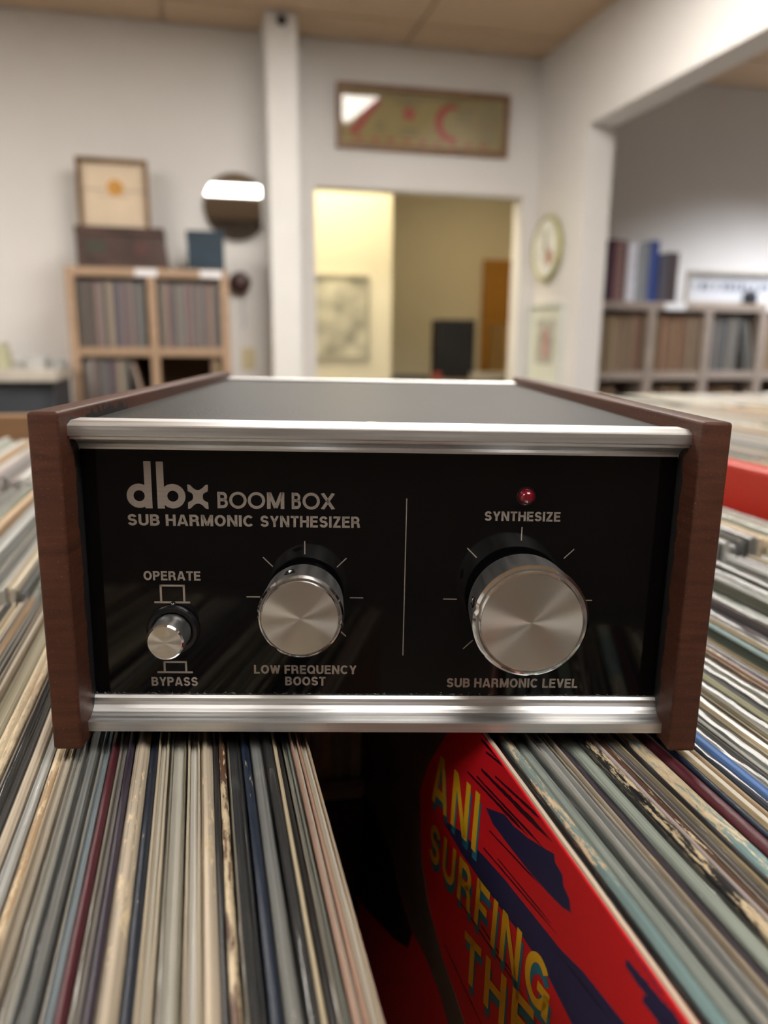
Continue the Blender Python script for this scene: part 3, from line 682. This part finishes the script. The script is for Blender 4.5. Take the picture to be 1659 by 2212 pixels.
# ---- right of the red album (metres)
RIGHTS = [(.0965, .0998, 'poly', 'dark', 0), (.0998, .1036, 'spine', 'teal', .35), (.1036, .1098, 'poly', 'green', 0), (.1098, .1152, 'poly', 'lightgrey', 0), (.1152, .1186, 'open', 'beige', .3), (.1186, .1222, 'poly', 'purple', 0),
          (.1222, .1286, 'poly', 'palegreen', 0), (.1286, .1324, 'spine', 'dark', .66), (.1324, .1342, 'spine', 'mauve', .1), (.1342, .1364, 'spine', 'brown', .5), (.1364, .1396, 'poly', 'mauve', 0), (.1396, .1416, 'open', 'cream', .1),
          (.1416, .1438, 'spine', 'dark', .3), (.1438, .1506, 'spine', 'teal', .62), (.1506, .1556, 'spine', 'maroon', .35), (.1556, .1580, 'spine', 'navy', .4), (.1580, .1602, 'open', 'cream', .4), (.1602, .1654, 'open', 'tan', .1),
          (.1654, .1690, 'poly', 'navy', 0), (.1690, .1744, 'spine', 'blue', .0), (.1744, .1808, 'poly', 'grey', 0), (.1808, .1872, 'poly', 'lightgrey', 0), (.1872, .1904, 'open', 'cream', .1)]
MORE_R = [('poly', 'beige', 0), ('open', 'khaki', .2), ('poly', 'grey', 0), ('spine', 'olive', .2), ('poly', 'dark', 0), ('poly', 'white', 0), ('open', 'pink', .3), ('spine', 'maroon', .3), ('spine', 'dark', .3), ('open', 'cream', .4), ('spine', 'teal', .4),
          ('spine', 'navy', .2), ('open', 'cream', .3), ('poly', 'mauve', 0), ('spine', 'charcoal', .1), ('poly', 'lilac', 0), ('poly', 'lilac', 0), ('open', 'beige', .2), ('poly', 'palegreen', 0), ('spine', 'olive', .1), ('poly', 'palegreen', 0), ('poly', 'white', 0), ('poly', 'lightgrey', 0)]
x = RIGHTS[-1][1]; i = 0
while x < .430:
    kind, cc, wear = MORE_R[i % len(MORE_R)]; i += 1
    if x > .30 and rn.random() < .5: kind, cc = 'poly', rn.choice(['white', 'lightgrey', 'palegreen', 'lilac'])
    t_ = rn.uniform(.0030, .0050) + (.0012 if kind == 'poly' else 0)
    RIGHTS.append((x, x + t_, kind, cc, wear)); x += t_
for n, (xa, xb, kind, cc, wear) in enumerate(RIGHTS, 1):
    j = rn.uniform(0, .0018) + (.0006 if kind == 'spine' else 0)
    z = top_at(min(xb, .20)) - j
    if xa > .235: z = top_at(.15) + rn.uniform(-.004, .004)
    record(xa, xb, Y1 + rn.uniform(0, .006), z, kind, C[cc], wear, rec_label(cc, kind, wear, '%s to the right of the red album' % ordinal(n)), 'records right of the red album', seed=200 + n, ny=26)
# ---- second row, either side of the unit
def row(x0, x1, y0, group, where, ts, names, zj, seed):
    rn = random.Random(seed); x = x0; i = 0
    while x < x1:
        kind, cc, wear = rn.choice(names); t_ = rn.uniform(*ts)
        record(x, x + t_, y0 + rn.uniform(0, .008), ZR + rn.uniform(*zj), kind, C[cc], wear, rec_label(cc, kind, wear, ordinal(i + 1) + where), group, ny=8, seed=seed + i)
        x += t_; i += 1
PALE = [('poly', 'white', 0), ('poly', 'white', 0), ('poly', 'lightgrey', 0), ('poly', 'lightgrey', 0), ('open', 'cream', .2), ('poly', 'palegreen', 0), ('spine', 'beige', .3), ('open', 'beige', .2), ('poly', 'grey', 0), ('spine', 'tan', .4)]
row(-.30, -.085, Y2, 'second-row records on the side of the brown shelf', ' from the left in second bin row, bookcase side', (.0048, .0068), PALE, (-.006, .004), 500)
row(.26, .425, Y2, 'second-row records by the red board', ' from the left in second bin row beside red board', (.0050, .0070), PALE, (-.004, .004), 600)
# ---- the farther rows: too many and too blurred to count
far = MB(); rn = random.Random(5)
fm = [sleeve_mat(C[k_], amount=0) for k_ in ('white', 'lightgrey', 'cream', 'beige', 'palegreen', 'grey', 'mauve', 'tan', 'charcoal')]
def far_row(x0, x1, y0, zj=(-.008, .004)):
    x = x0
    while x < x1 - .008:
        t_ = rn.uniform(.004, .008); z = ZR + rn.uniform(*zj)
        far.box((x, y0 + rn.uniform(0, .008), ZB + .001), (x + t_ - .0004, y0 + .315, z), rn.choice((0, 0, 0, 1, 1, 1, 2, 3, 4, 5, 6, 7, 8))); x += t_
far_row(-.50, -.15, Y3)
far_row(-.87, -.50, Y3); far_row(-.15, .43, Y3); far_row(-.87, -.302, Y2); far_row(-.075, .258, Y2, (-.014, -.006)); far_row(-.87, -.172, Y1 + .001)   # the rest of the bins, hidden from here
for y_ in (.434, .76, 1.085, 1.405): far_row(.47, min(1.70, .93 * (y_ + .33)), y_)
tag(far.build('distant_records', fm), 'blurred mass of pale record sleeves in the farther bin rows', 'records', kind='stuff')
# ---- the red album facing the gap
XRED, LEAN = .0934, R(2.5)
zred = top_at(.0934) - .0002
t = empty('red_record_sleeve', (XRED + .0014, Y1, zred), 'red album with navy brush strokes and yellow lettering facing the dark gap', 'record', None, (0, LEAN, 0))
RED = plain('red_print', (.70, .014, .022), .32, var=.05, scale=(3, 3, 3))
NAVY = plain('navy_print', (.022, .025, .085), .32, var=.1); BLACKI = plain('black_print', (.03, .006, .014), .35, var=.1)
YEL = plain('yellow_print', (.85, .50, .02), .35, var=.04); CYAN = plain('cyan_print', (.02, .20, .30), .35, var=.04)
B = -(zred - ZB) + .006
j_ = MB(); j_.box((-.0014, 0, B), (.0014, REC_L, 0)); jk = j_.build('jacket', RED, t, bevel=.0004)
strip([(-.0009, -.001), (-.0006, .0006), (.0003, .0009), (.0009, -.001)], 26, .001, REC_L - .001, .0001, 'bare_top_edge', plain('bare_board', (.62, .52, .40), .7), t, .0004, 77)
FX = -.00145
def face_poly(pts, name, mt, lift):
    """flat print on the side of the jacket; points are (distance from the near edge, depth below the top)"""
    pts = [(min(REC_L - .001, max(.001, y)), min(.308, max(.0006, d))) for y, d in pts]
    n = len(pts)
    v = [(FX - lift, y, -d) for y, d in pts] + [(FX + .0002, y, -d) for y, d in pts]
    return MB().add(v, [tuple(range(n)), tuple(range(2 * n - 1, n - 1, -1))] + [(i, (i + 1) % n, n + (i + 1) % n, n + i) for i in range(n)]).build(name, mt, jk)
def stroke(y0, d0, y1, d1, w0, w1, seed, mt, n=26, lift=.00003, name='brush_stroke'):
    """ragged brush stroke from (y0,d0) to a point near (y1,d1)"""
    rn = random.Random(seed); up, dn = [], []
    for i in range(n + 1):
        s = i / n; wv = (w0 + (w1 - w0) * s) * (1 if s < .8 else max(.06, (1 - s) / .2))
        y, d = y0 + (y1 - y0) * s, d0 + (d1 - d0) * s
        up.append((y, d - wv * (.5 + rn.uniform(-.10, .10)))); dn.append((y, d + wv * (.5 + rn.uniform(-.10, .10))))
    return face_poly(up + dn[::-1], name, mt, lift)
def fpix(u, v):
    """photo pixel on the leaning cover -> (distance from near edge, depth)"""
    d = ray(u, v); nrm = Vector((math.cos(LEAN), 0, -math.sin(LEAN)))
    p0 = Vector((XRED, 0, zred - HC)); k = nrm.dot(p0) / nrm.dot(d); p = d * k
    return p.y - Y1, -(p - Vector((XRED, p.y, zred - HC))).dot(Vector((math.sin(LEAN), 0, math.cos(LEAN))))
def pstroke(p0, p1, w0, w1, seed, mt, **kw):
    a, b = fpix(*p0), fpix(*p1); return stroke(a[0], a[1], b[0], b[1], w0, w1, seed, mt, **kw)
def zz(x, y): return 830 + x / 2.001, 1560 + y / 2.001          # enlarged view of the lower right of the photograph
# wide strokes, then fine ones
face_poly([fpix(*zz(*q)) for q in ((250, 420), (330, 470), (440, 590), (520, 680), (640, 830), (760, 980), (860, 1080), (1040, 1305), (1180, 1500), (900, 1480), (700, 1080), (600, 930), (500, 800), (400, 660), (330, 560))], 'brush_stroke', NAVY, .00003)
face_poly([fpix(*zz(*q)) for q in ((440, 370), (520, 400), (560, 450), (620, 500), (690, 545), (735, 570), (738, 605), (770, 660), (775, 710), (800, 765), (808, 825), (770, 800), (710, 740), (640, 660), (560, 560), (470, 440))], 'brush_stroke', NAVY, .00003)
for k_, (p0, p1, w0, w1) in enumerate([((420, 75), (570, 240), .0012, .0014), ((440, 130), (530, 200), .0008, .001), ((420, 205), (725, 515), .0012, .0022), ((360, 215), (620, 490), .0008, .0014), ((400, 235), (690, 545), .0008, .001), ((480, 235), (700, 440), .0008, .0012),
        ((430, 545), (745, 915), .0006, .0006), ((455, 470), (670, 700), .0005, .0007), ((490, 590), (720, 870), .0004, .0006), ((330, 780), (600, 1180), .0007, .0006), ((420, 880), (560, 1100), .0007, .0007), ((260, 960), (420, 1305), .0007, .0007),
        ((920, 735), (1085, 900), .0014, .003), ((1070, 970), (1230, 1190), .0012, .003), ((1045, 1040), (1330, 1400), .002, .005), ((1120, 1190), (1300, 1420), .002, .004), ((700, 930), (980, 1290), .0005, .0006)]):
    pstroke(zz(*p0), zz(*p1), w0, w1, 40 + k_, NAVY if k_ in (12, 13, 14, 15) else BLACKI)
# plain lower artwork, widened so its dark tones also paint the gap's shade
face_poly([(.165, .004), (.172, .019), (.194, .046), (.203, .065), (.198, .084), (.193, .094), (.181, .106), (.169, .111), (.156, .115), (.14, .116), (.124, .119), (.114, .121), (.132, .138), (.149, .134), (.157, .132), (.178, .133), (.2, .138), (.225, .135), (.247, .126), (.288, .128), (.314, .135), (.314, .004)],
          'grey_art_shade', plain('grey_print_shade', (.13, .12, .115), .4, var=.45, scale=(18, 18, 18)), .00003)
face_poly([(.314, .136), (.288, .129), (.247, .127), (.225, .136), (.2, .139), (.205, .152), (.231, .169), (.29, .2), (.314, .21)], 'dark_art_shade', plain('dark_print_shade', (.004, .003, .004), .5), .00003)
def arc(cx, cy, rx, ry, a0, a1, n=14):
    return [(cx + rx * math.cos(R(a0 + (a1 - a0) * i / n)), cy + ry * math.sin(R(a0 + (a1 - a0) * i / n))) for i in range(n + 1)]
BOWL = [(.1, .9), (.36, .9)] + arc(.36, .69, .20, .21, 80, -80, 8) + [(.36, .48), (.1, .48)]
GLYPH = {'A': (.78, [[(.09, 0), (.345, 1), (.435, 1), (.69, 0)], [(.2, .27), (.58, .27)]]), 'B': (.70, [[(.1, 0), (.1, 1)], [(.1, .9), (.36, .9)] + arc(.36, .71, .19, .19, 80, -80, 8) + [(.36, .52), (.1, .52)], [(.34, .52)] + arc(.37, .31, .22, .21, 85, -85, 8) + [(.1, .1)]]),
 'C': (.78, [arc(.40, .5, .30, .4, 42, 318, 24)]), 'E': (.62, [[(.1, 0), (.1, 1)], [(.1, .91), (.61, .91)], [(.1, .52), (.57, .52)], [(.1, .09), (.62, .09)]]), 'F': (.58, [[(.1, 0), (.1, 1)], [(.1, .91), (.58, .91)], [(.1, .48), (.52, .48)]]),
 'G': (.80, [arc(.40, .5, .30, .4, 42, 335, 26), [(.42, .44), (.79, .44)], [(.70, .45), (.70, 0)]]), 'H': (.72, [[(.1, 0), (.1, 1)], [(.62, 0), (.62, 1)], [(.1, .52), (.62, .52)]]), 'I': (.2, [[(.1, 0), (.1, 1)]]),
 'L': (.58, [[(.1, 0), (.1, 1)], [(.1, .09), (.58, .09)]]), 'M': (.88, [[(.1, 0), (.1, 1)], [(.78, 0), (.78, 1)], [(.13, 1), (.44, .06)], [(.75, 1), (.44, .06)]]), 'N': (.74, [[(.1, 0), (.1, 1)], [(.64, 0), (.64, 1)], [(.13, 1), (.61, 0)]]),
 'O': (.80, [arc(.40, .5, .30, .4, 0, 360, 36)]), 'P': (.66, [[(.1, 0), (.1, 1)], BOWL]), 'Q': (.80, [arc(.40, .5, .30, .4, 0, 360, 36), [(.44, .27), (.76, .0)]]), 'R': (.72, [[(.1, 0), (.1, 1)], BOWL, [(.36, .48), (.50, .45), (.57, .34), (.59, .12), (.63, 0)]]),
 'S': (.68, [arc(.34, .70, .22, .20, 12, 262, 18) + arc(.34, .30, .23, .20, 82, -168, 18)]), 'T': (.64, [[(0, .91), (.64, .91)], [(.32, 0), (.32, 1)]]), 'U': (.72, [[(.1, 1), (.1, .36)] + arc(.36, .34, .26, .24, 180, 360, 14) + [(.62, .36), (.62, 1)]]),
 'V': (.70, [[(.09, 1), (.35, .02)], [(.61, 1), (.35, .02)]]), 'W': (1.0, [[(.09, 1), (.29, .02)], [(.29, .02), (.5, .98)], [(.5, .98), (.71, .02)], [(.71, .02), (.91, 1)]]), 'X': (.72, [[(.10, 0), (.62, 1)], [(.10, 1), (.62, 0)]]),
 'Y': (.70, [[(.09, 1), (.35, .42)], [(.61, 1), (.35, .42)], [(.35, .46), (.35, 0)]]), 'Z': (.64, [[(.03, .91), (.61, .91)], [(.02, .09), (.63, .09)], [(.53, .9), (.11, .1)]])}
def text_mesh(body, weight=.19, shear=0.0, gap=.11, space=.32):
    """block capitals drawn as flat strokes"""
    mb = MB(); x = 0.0
    for ch in body:
        if ch == ' ': x += space; continue
        wd, lines = GLYPH[ch]
        for pts in lines:
            n = len(pts); closed = n > 3 and math.dist(pts[0], pts[-1]) < 1e-6
            L, Rr = [], []
            for i, (px_, py_) in enumerate(pts):
                a = pts[i - 1] if i else (pts[-2] if closed else None); b = pts[i + 1] if i < n - 1 else (pts[1] if closed else None)
                def nrm(p, q):
                    d = math.dist(p, q) or 1; return (-(q[1] - p[1]) / d, (q[0] - p[0]) / d)
                n1 = nrm(a, (px_, py_)) if a else nrm((px_, py_), b); n2 = nrm((px_, py_), b) if b else n1
                m_ = (n1[0] + n2[0], n1[1] + n2[1]); k = max(.55, (m_[0] ** 2 + m_[1] ** 2) / 2)
                ox, oy = m_[0] / k * weight / 2, m_[1] / k * weight / 2
                L.append((px_ + ox, py_ + oy)); Rr.append((px_ - ox, py_ - oy))
            v = [(x + q[0], min(1, max(0, q[1])), 0) for q in L + Rr]
            mb.add(v, [(i, i + 1, n + i + 1, n + i) for i in range(n - 1)])
        x += wd + gap
    me = bpy.data.meshes.new('lettering'); me.from_pydata([(a + b * shear, b, c) for a, b, c in mb.v], [], mb.f); me.update()
    return me
def bounds(me):
    xs = [v.co.x for v in me.vertices]; ys = [v.co.y for v in me.vertices]; return min(xs), max(xs), min(ys), max(ys)
def cover_word(word, p0, p1, hgt, name):
    """word whose baseline runs from photo pixel p0 to p1 on the cover (left end is the far end)"""
    (ya, da), (yb, db) = fpix(*p0), fpix(*p1)
    L = math.hypot(yb - ya, db - da); ang = math.atan2(-(db - da), -(yb - ya))
    src = text_mesh(word, .17, .20, .16)
    x0, x1, b0, b1 = bounds(src); kx, ky = L / (x1 - x0), hgt / (b1 - b0)
    out = None
    for mt, (ox, oz), lift, nm in ((CYAN, (.0015, -.0028), .00008, 'letter_shadow'), (YEL, (0, 0), .00014, name)):
        me = src.copy()
        for v in me.vertices:
            a_, b_ = (v.co.x - x0) * kx, (v.co.y - b0) * ky
            yy = ya - (a_ * math.cos(ang) - b_ * math.sin(ang)) - ox; d_ = da - (a_ * math.sin(ang) + b_ * math.cos(ang)) - oz
            v.co = (FX - lift, yy, -d_)
        me.materials.clear(); me.materials.append(mt)
        link(me, nm, jk)
z8 = lambda x, y: (620 + x / 3.318, 1560 + y / 3.318)
cover_word('ANI', z8(1040, 560), z8(1390, 985), .0235, 'lettering_ani')
cover_word('SURFING', z8(1025, 975), z8(1890, 2200), .0180, 'lettering_surfing')
cover_word('THE', z8(1290, 1850), z8(1800, 2540), .0185, 'lettering_the')

# ================================================================== THE AUDIO UNIT
Wd, Hh, TW, DP, DD, ZT, ZBt = .216, .11204, .00948, .01573, .3081, .09834, .01276
unit = empty('audio_processor', (0.05278, 0.22656, HC - .13578), 'black-faced audio processor box with walnut sides and silver knobs resting on records', 'audio unit')
mu = Matrix(((.9788, .2045, .0113), (-.2046, .9788, .0038), (-.0102, -.0060, .9999)))
unit.rotation_mode = 'QUATERNION'; unit.rotation_quaternion = mu.to_quaternion()
walnut, alu = walnut_mat(), brushed('brushed_aluminium')
XI = Wd/2 - TW
for s_ in (-1, 1):
    o = MB().box((s_ * XI, 0, 0), (s_ * Wd/2, DD, Hh)).build('side_panel', walnut, unit, bevel=.0011, seg=3, smooth=True)
    tag(o, 'walnut side panel')
# aluminium trims: straight lip, then a cove running back to the panel
XT = XI + .0008
yl = .0068
prof = [(.0185, .1086), (.0100, .1086), (yl + .0005, .1076), (yl, .1072), (yl, .1041), (yl + .0011, .1037), (yl + .0015, .1028)] + [(yl + .0015 + (DP + .0001 - yl - .0015) * math.sin(math.pi/2*i/6), .1028 + (ZT - .1028) * (1 - math.cos(math.pi/2*i/6))) for i in range(1, 7)] + [(.0185, ZT)]
tag(MB().prism_x(prof, -XT, XT).build('top_trim', alu, unit), 'brushed aluminium top trim')
prof = [(DP, ZBt), (.0150, ZBt), (.0142, .0119)] + [(.0142 - (.0142 - yl - .0008) * (1 - math.cos(math.pi/2*i/7)), .0119 - (.0119 - .0069) * math.sin(math.pi/2*i/7)) for i in range(1, 8)] + [(yl, .0066), (yl, .0032), (yl + .0005, .0029), (DP, .0029)]
tag(MB().prism_x(prof, -XT, XT).build('bottom_trim', alu, unit), 'brushed aluminium bottom trim')
MB().box((-XT, DD - .012, .1065), (XT, DD - .001, .1088)).build('rear_trim', alu, unit, bevel=.0006)
# top cover: black grained vinyl
mt, nt, bs = new_mat('black_vinyl')
gr = noise(nt, coords(nt, (900, 900, 900), rnd=False), 1.0, 2)
bs.inputs['Base Color'].default_value = (.014, .014, .015, 1); bs.inputs['Roughness'].default_value = .40; bs.inputs['Specular IOR Level'].default_value = .22
bump(nt, bs, gr, .45, .0004)
tc = MB().box((-XI + .0003, .0186, .1040), (XI - .0003, DD - .0122, .1072)).build('top_cover', mt, unit)
MB().lathe([(.0022, 0), (.0019, -.00015)], 16).build('glue_spot', plain('glue_spot', (.30, .25, .12), .5), tc, loc=(-.0035, .030, .1073)).rotation_euler = (R(-90), 0, 0)
black_metal = plain('black_metal', (.02, .02, .02), .5)
MB().box((-XI + .0003, DD - .006, .003), (XI - .0003, DD - .003, .1039)).build('rear_panel', black_metal, unit)
MB().box((-XI + .0003, DP + .002, .003), (XI - .0003, DD - .0065, .0045)).build('bottom_panel', black_metal, unit)
# front panel: glossy black, chipped along the lower edge
mt, nt, bs = new_mat('glossy_black_panel')
s = sep(nt)
chip_n = noise(nt, coords(nt, (700, 700, 1400), rnd=False), 1.0, 5, .7)
low = ramp(nt, math_(nt, 'MULTIPLY', math_(nt, 'SUBTRACT', s[2], ZBt), 500.0), .0, 1.0, (.22, .22, .22, 1), (0, 0, 0, 1))
chips = ramp(nt, math_(nt, 'ADD', chip_n, low), .74, .77)
nt.links.new(mix(nt, chips, (.0022, .002, .0022), (.22, .21, .20)), bs.inputs['Base Color'])
br = noise(nt, coords(nt, (30, 30, 1500), rnd=False), 1.0, 2)
nt.links.new(ramp(nt, br, .2, .8, (.05, .05, .05, 1), (.10, .10, .10, 1)), bs.inputs['Roughness'])
bs.inputs['Specular IOR Level'].default_value = .33
fp = tag(MB().box((-XI + .0002, DP, ZBt - .004), (XI - .0002, DP + .0015, ZT + .004)).build('front_panel', mt, unit), 'glossy black front panel')
INK, nt, bs = new_mat('silver_ink')
nz = noise(nt, coords(nt, (60, 60, 2500), rnd=False), 1.0, 2)
nt.links.new(ramp(nt, nz, .2, .8, (.44, .38, .335, 1), (.55, .48, .43, 1)), bs.inputs['Base Color'])
bs.inputs['Metallic'].default_value = .75; bs.inputs['Roughness'].default_value = .38
YP, TH = DP, .00006
def word(body, x0, x1, z0, z1, name, bold=.205, parent=None):
    me = text_mesh(body, bold)
    a0, a1, b0, b1 = bounds(me); kx, kz = (x1 - x0) / (a1 - a0), (z1 - z0) / (b1 - b0)
    for v in me.vertices: v.co = (x0 + (v.co.x - a0) * kx, YP - TH, z0 + (v.co.y - b0) * kz)
    me.materials.clear(); me.materials.append(INK)
    return link(me, name, parent or fp)
def ring_pts(mb, cx, cz, ro, ri, n=40):
    v = [(cx + ro * math.cos(2*math.pi*i/n), YP - TH, cz + ro * math.sin(2*math.pi*i/n)) for i in range(n)] + [(cx + ri * math.cos(2*math.pi*i/n), YP - TH, cz + ri * math.sin(2*math.pi*i/n)) for i in range(n)]
    mb.add(v, [(i, (i + 1) % n, n + (i + 1) % n, n + i) for i in range(n)])
def rect(mb, x0, x1, z0, z1): mb.add([(x0, YP - TH, z0), (x1, YP - TH, z0), (x1, YP - TH, z1), (x0, YP - TH, z1)], [(0, 1, 2, 3)])
kq = 5.09e-5
def lx(zx): return -.08407 + (zx - 76) * kq
logo = MB(); zb0 = .0791; hxk = 5.3e-5
def lz(zy): return zb0 + (352 - zy) * hxk
ring_pts(logo, lx(157), lz(271), 80*kq, 36*kq); TH = .00008; rect(logo, lx(194), lx(240), lz(350), lz(53)); TH = .00006
ring_pts(logo, lx(374), lz(271), 81*kq, 36*kq); TH = .00008; rect(logo, lx(273), lx(319), lz(350), lz(54)); TH = .00006
# the x: straight sides bitten by two round notches left and right, shallow curves above and below
ptsx = []
cxx, czz, hw, hh = lx(535), lz(273), 67*kq, 77*hxk
for i in range(13): a = R(90 - 180 * i / 12); ptsx.append((cxx + hw - .0001 + (-34*kq) * math.cos(a) * 1.0, czz + 36*hxk * math.sin(a)))
right = ptsx
topc = [(cxx + hw * (1 - 2 * i / 12), czz + hh - 34*hxk * max(0, 1 - ((i - 6) / 4.4) ** 2)) for i in range(13)]
left = [(2*cxx - x_, z_) for x_, z_ in right]
botc = [(cxx - hw * (1 - 2 * i / 12), czz - hh + 34*hxk * max(0, 1 - ((i - 6) / 4.4) ** 2)) for i in range(13)]
ring = topc + left + botc + right[::-1]
vx = [(x_, YP - TH, z_) for x_, z_ in ring] + [(cxx, YP - TH, czz)]
nx = len(ring)
logo.add(vx, [(i, (i + 1) % nx, nx) for i in range(nx)])
logo.build('logo_lettering', INK, fp)
bb = MB()
zc_ = (.07947 + .0851)/2; ro = .00287
for zx in (793, 913, 1269): ring_pts(bb, lx(zx), zc_, ro, ro * .66)
bb.build('lettering_ring', INK, fp)
for ch, a_, b_ in (('B', 660, 728), ('M', 981, 1094), ('B', 1142, 1202), ('X', 1331, 1424)):
    word(ch, lx(a_), lx(b_), .0795, .0851, 'lettering_initial', .185)
word('SUB HARMONIC', -.0841, lx(887), .0733, .0772, 'lettering_sub_harmonic')
word('SYNTHESIZER', lx(937), -.0070, .0733, .0772, 'lettering_synthesizer')
word('OPERATE', -.0799, -.0608, .0543, .0576, 'lettering_operate'); word('BYPASS', -.0790, -.0630, .0158, .0191, 'lettering_bypass')
word('LOW FREQUENCY', -.0434, -.0077, .02056, .02385, 'lettering_low_frequency'); word('BOOST', -.0326, -.0185, .0162, .0195, 'lettering_boost')
word('SYNTHESIZE', .0348, .0604, .0763, .0796, 'lettering_synthesize'); word('SUB HARMONIC LEVEL', .0242, .0707, .0158, .0193, 'lettering_level')
def box_icon(x0, x1, xa, xb, z0, z1, name):
    q = MB(); w_ = .0007
    rect(q, x0, x1, z0 - w_/2, z0 + w_/2); rect(q, xa, xa + w_, z0, z1); rect(q, xb - w_, xb, z0, z1); rect(q, xa, xb, z1 - w_, z1)
    q.build(name, INK, fp)
box_icon(-.0767, -.0646, -.0747, -.0662, .0465, .0528, 'operate_symbol'); box_icon(-.0768, -.0646, -.0746, -.0665, .0209, .0251, 'bypass_symbol')
q = MB(); rect(q, .00825, .00860, .0277, .0836); q.build('divider_line', INK, fp)
def ticks(cx, cz, r0, r1, name):
    for a in (90, 45, 135, 0, 180, -45, -135):
        c_, s_ = math.cos(R(a)), math.sin(R(a)); w_ = .00019; q = MB()
        q.add([(cx + r * c_ + e * w_ * -s_, YP - TH, cz + r * s_ + e * w_ * c_) for r, e in ((r0, -1), (r1, -1), (r1, 1), (r0, 1))], [(0, 1, 2, 3)])
        q.build(name, INK, fp)
K1, K2, KB = (-.02555, .0487), (.04760, .04850), (-.0706, .0367)
ticks(*K1, .0153, .0199, 'dial_tick'); ticks(*K2, .0211, .0258, 'dial_tick')
# knobs
def spun(name, rough=.30, aniso=.85, col=(.80, .76, .70)):
    mt, nt, bs = new_mat(name)
    bs.inputs['Base Color'].default_value = (*col, 1); bs.inputs['Metallic'].default_value = 1
    bs.inputs['Roughness'].default_value = rough; bs.inputs['Anisotropic'].default_value = aniso
    tg = N(nt, 'ShaderNodeTangent', direction_type='RADIAL', axis='Y'); nt.links.new(tg.outputs[0], bs.inputs['Tangent'])
    return mt
face_m = spun('spun_face', .32, .9)
skirt_m = brushed('turned_aluminium', (.86, .87, .88), .36, (300, 10, 300)); rim_m = brushed('bright_rim', (.92, .92, .92), .10, (300, 300, 300))
black_plastic = plain('black_gloss', (.008, .008, .009), .18)
def knob(pos, rad, length, nicks, screw_deg, label, chip):
    kx, kz = pos
    k = MB()
    # black foot, then the turned skirt, bright chamfer, groove, inner rim (radius, distance in front of the panel)
    skirt = [(rad*.93, -.0045), (rad*.955, -.0048), (rad, -length + .0024), (rad, -length + .0018)]
    def warp(a, j):
        d = 1.0
        for (deg, wdt, dep) in nicks:
            e = abs((math.degrees(a) - deg + 180) % 360 - 180)
            if e < wdt: d -= dep * (math.cos(math.pi * e / wdt) + 1) / 2 * (1 if j >= len(skirt) - 2 else .0)
        return d
    body = tag(MB().lathe(skirt, 120, warp=warp).build('knob', skirt_m, unit, smooth=True, loc=(kx, DP, kz)), label)
    MB().lathe([(rad*.87, -.0002), (rad*.87, -.0030), (rad*.80, -.0031), (rad*.80, -.0045)], 96).build('black_foot', black_plastic, body, smooth=True)
    L = length
    def warp2(a, j):
        d = 1.0
        for (deg, wdt, dep) in nicks:
            e = abs((math.degrees(a) - deg + 180) % 360 - 180)
            if e < wdt and j < 2: d -= dep * (math.cos(math.pi * e / wdt) + 1) / 2
        return d
    MB().lathe([(rad, -L + .0018), (rad*.955, -L + .0007), (rad*.925, -L + .0006), (rad*.915, -L + .0010), (rad*.90, -L + .0006), (rad*.875, -L), (rad*.865, -L)], 120, warp=warp2).build('rim', rim_m, body, smooth=True)
    MB().lathe([(rad*.866, -L + .0002), (rad*.866, -L - .00004)], 120).build('face', face_m, body)
    a = R(screw_deg); rr = rad * .972
    o = MB().lathe([(.0015, .0), (.0015, -.0004), (.0009, -.0003), (.0006, .0002)], 10).build('set_screw', rim_m, body, loc=(rr * math.cos(a), -L * .62, rr * math.sin(a)))
    o.rotation_euler = Vector((math.cos(a), 0, math.sin(a))).to_track_quat('-Y', 'Z').to_euler()
    o = MB().lathe([(.0019, .0), (.0019, -.0002), (.0016, -.0003)], 12).build('screw_hole', black_plastic, body, loc=(rr * math.cos(a), -L * .70, rr * math.sin(a)))
    o.rotation_euler = Vector((math.cos(a), 0, math.sin(a))).to_track_quat('-Y', 'Z').to_euler()
    return body
knob(K1, .0138, .0208, [(-8, 4, .035), (232, 9, .035), (178, 2, .03)], 106, 'smaller silver boost knob', True)
knob(K2, .0186, .0226, [(-85, 5, .02), (-142, 3, .012), (168, 5, .03)], 166, 'larger silver level knob', True)
# push button
kx, kz = KB
bt = tag(MB().lathe([(.0062, -.001), (.0062, -.0113), (.0061, -.0116)], 64).build('push_button', skirt_m, unit, smooth=True, loc=(kx, DP, kz)), 'silver push button')
MB().lathe([(.0061, -.0116), (.0056, -.0121), (.0055, -.0121)], 64).build('rim', rim_m, bt, smooth=True)
MB().lathe([(.00551, -.0119), (.00551, -.01214)], 64).build('face', face_m, bt)
MB().lathe([(.0090, .0003), (.0089, -.0012), (.0082, -.0021), (.0072, -.0023), (.0067, -.0018), (.0067, .0002)], 64).build('collar', black_plastic, bt, smooth=True)
MB().lathe([(.0011, -.0001), (.0010, -.0012), (.0004, -.0017)], 12).build('collar_nib', black_plastic, bt, smooth=True, loc=(.0003, 0, .0091))
# indicator lamp
mt, nt, bs = new_mat('red_lens'); bs.inputs['Base Color'].default_value = (.15, .003, .010, 1); bs.inputs['Roughness'].default_value = .12
bs.inputs['Subsurface Weight'].default_value = .0; bs.inputs['Coat Weight'].default_value = .6; bs.inputs['Coat Roughness'].default_value = .05
ld = tag(MB().lathe([(.0029, 0), (.0028, -.0010), (.0024, -.0021), (.0017, -.0028), (.0008, -.0032), (.0002, -.0033)], 40).build('indicator_lamp', mt, unit, smooth=True, loc=(.0484, DP, .0848)), 'unlit red indicator lamp')
MB().lathe([(.0033, -.0001), (.0031, -.0004), (.0029, -.0004)], 32).build('bezel', black_plastic, ld, smooth=True)
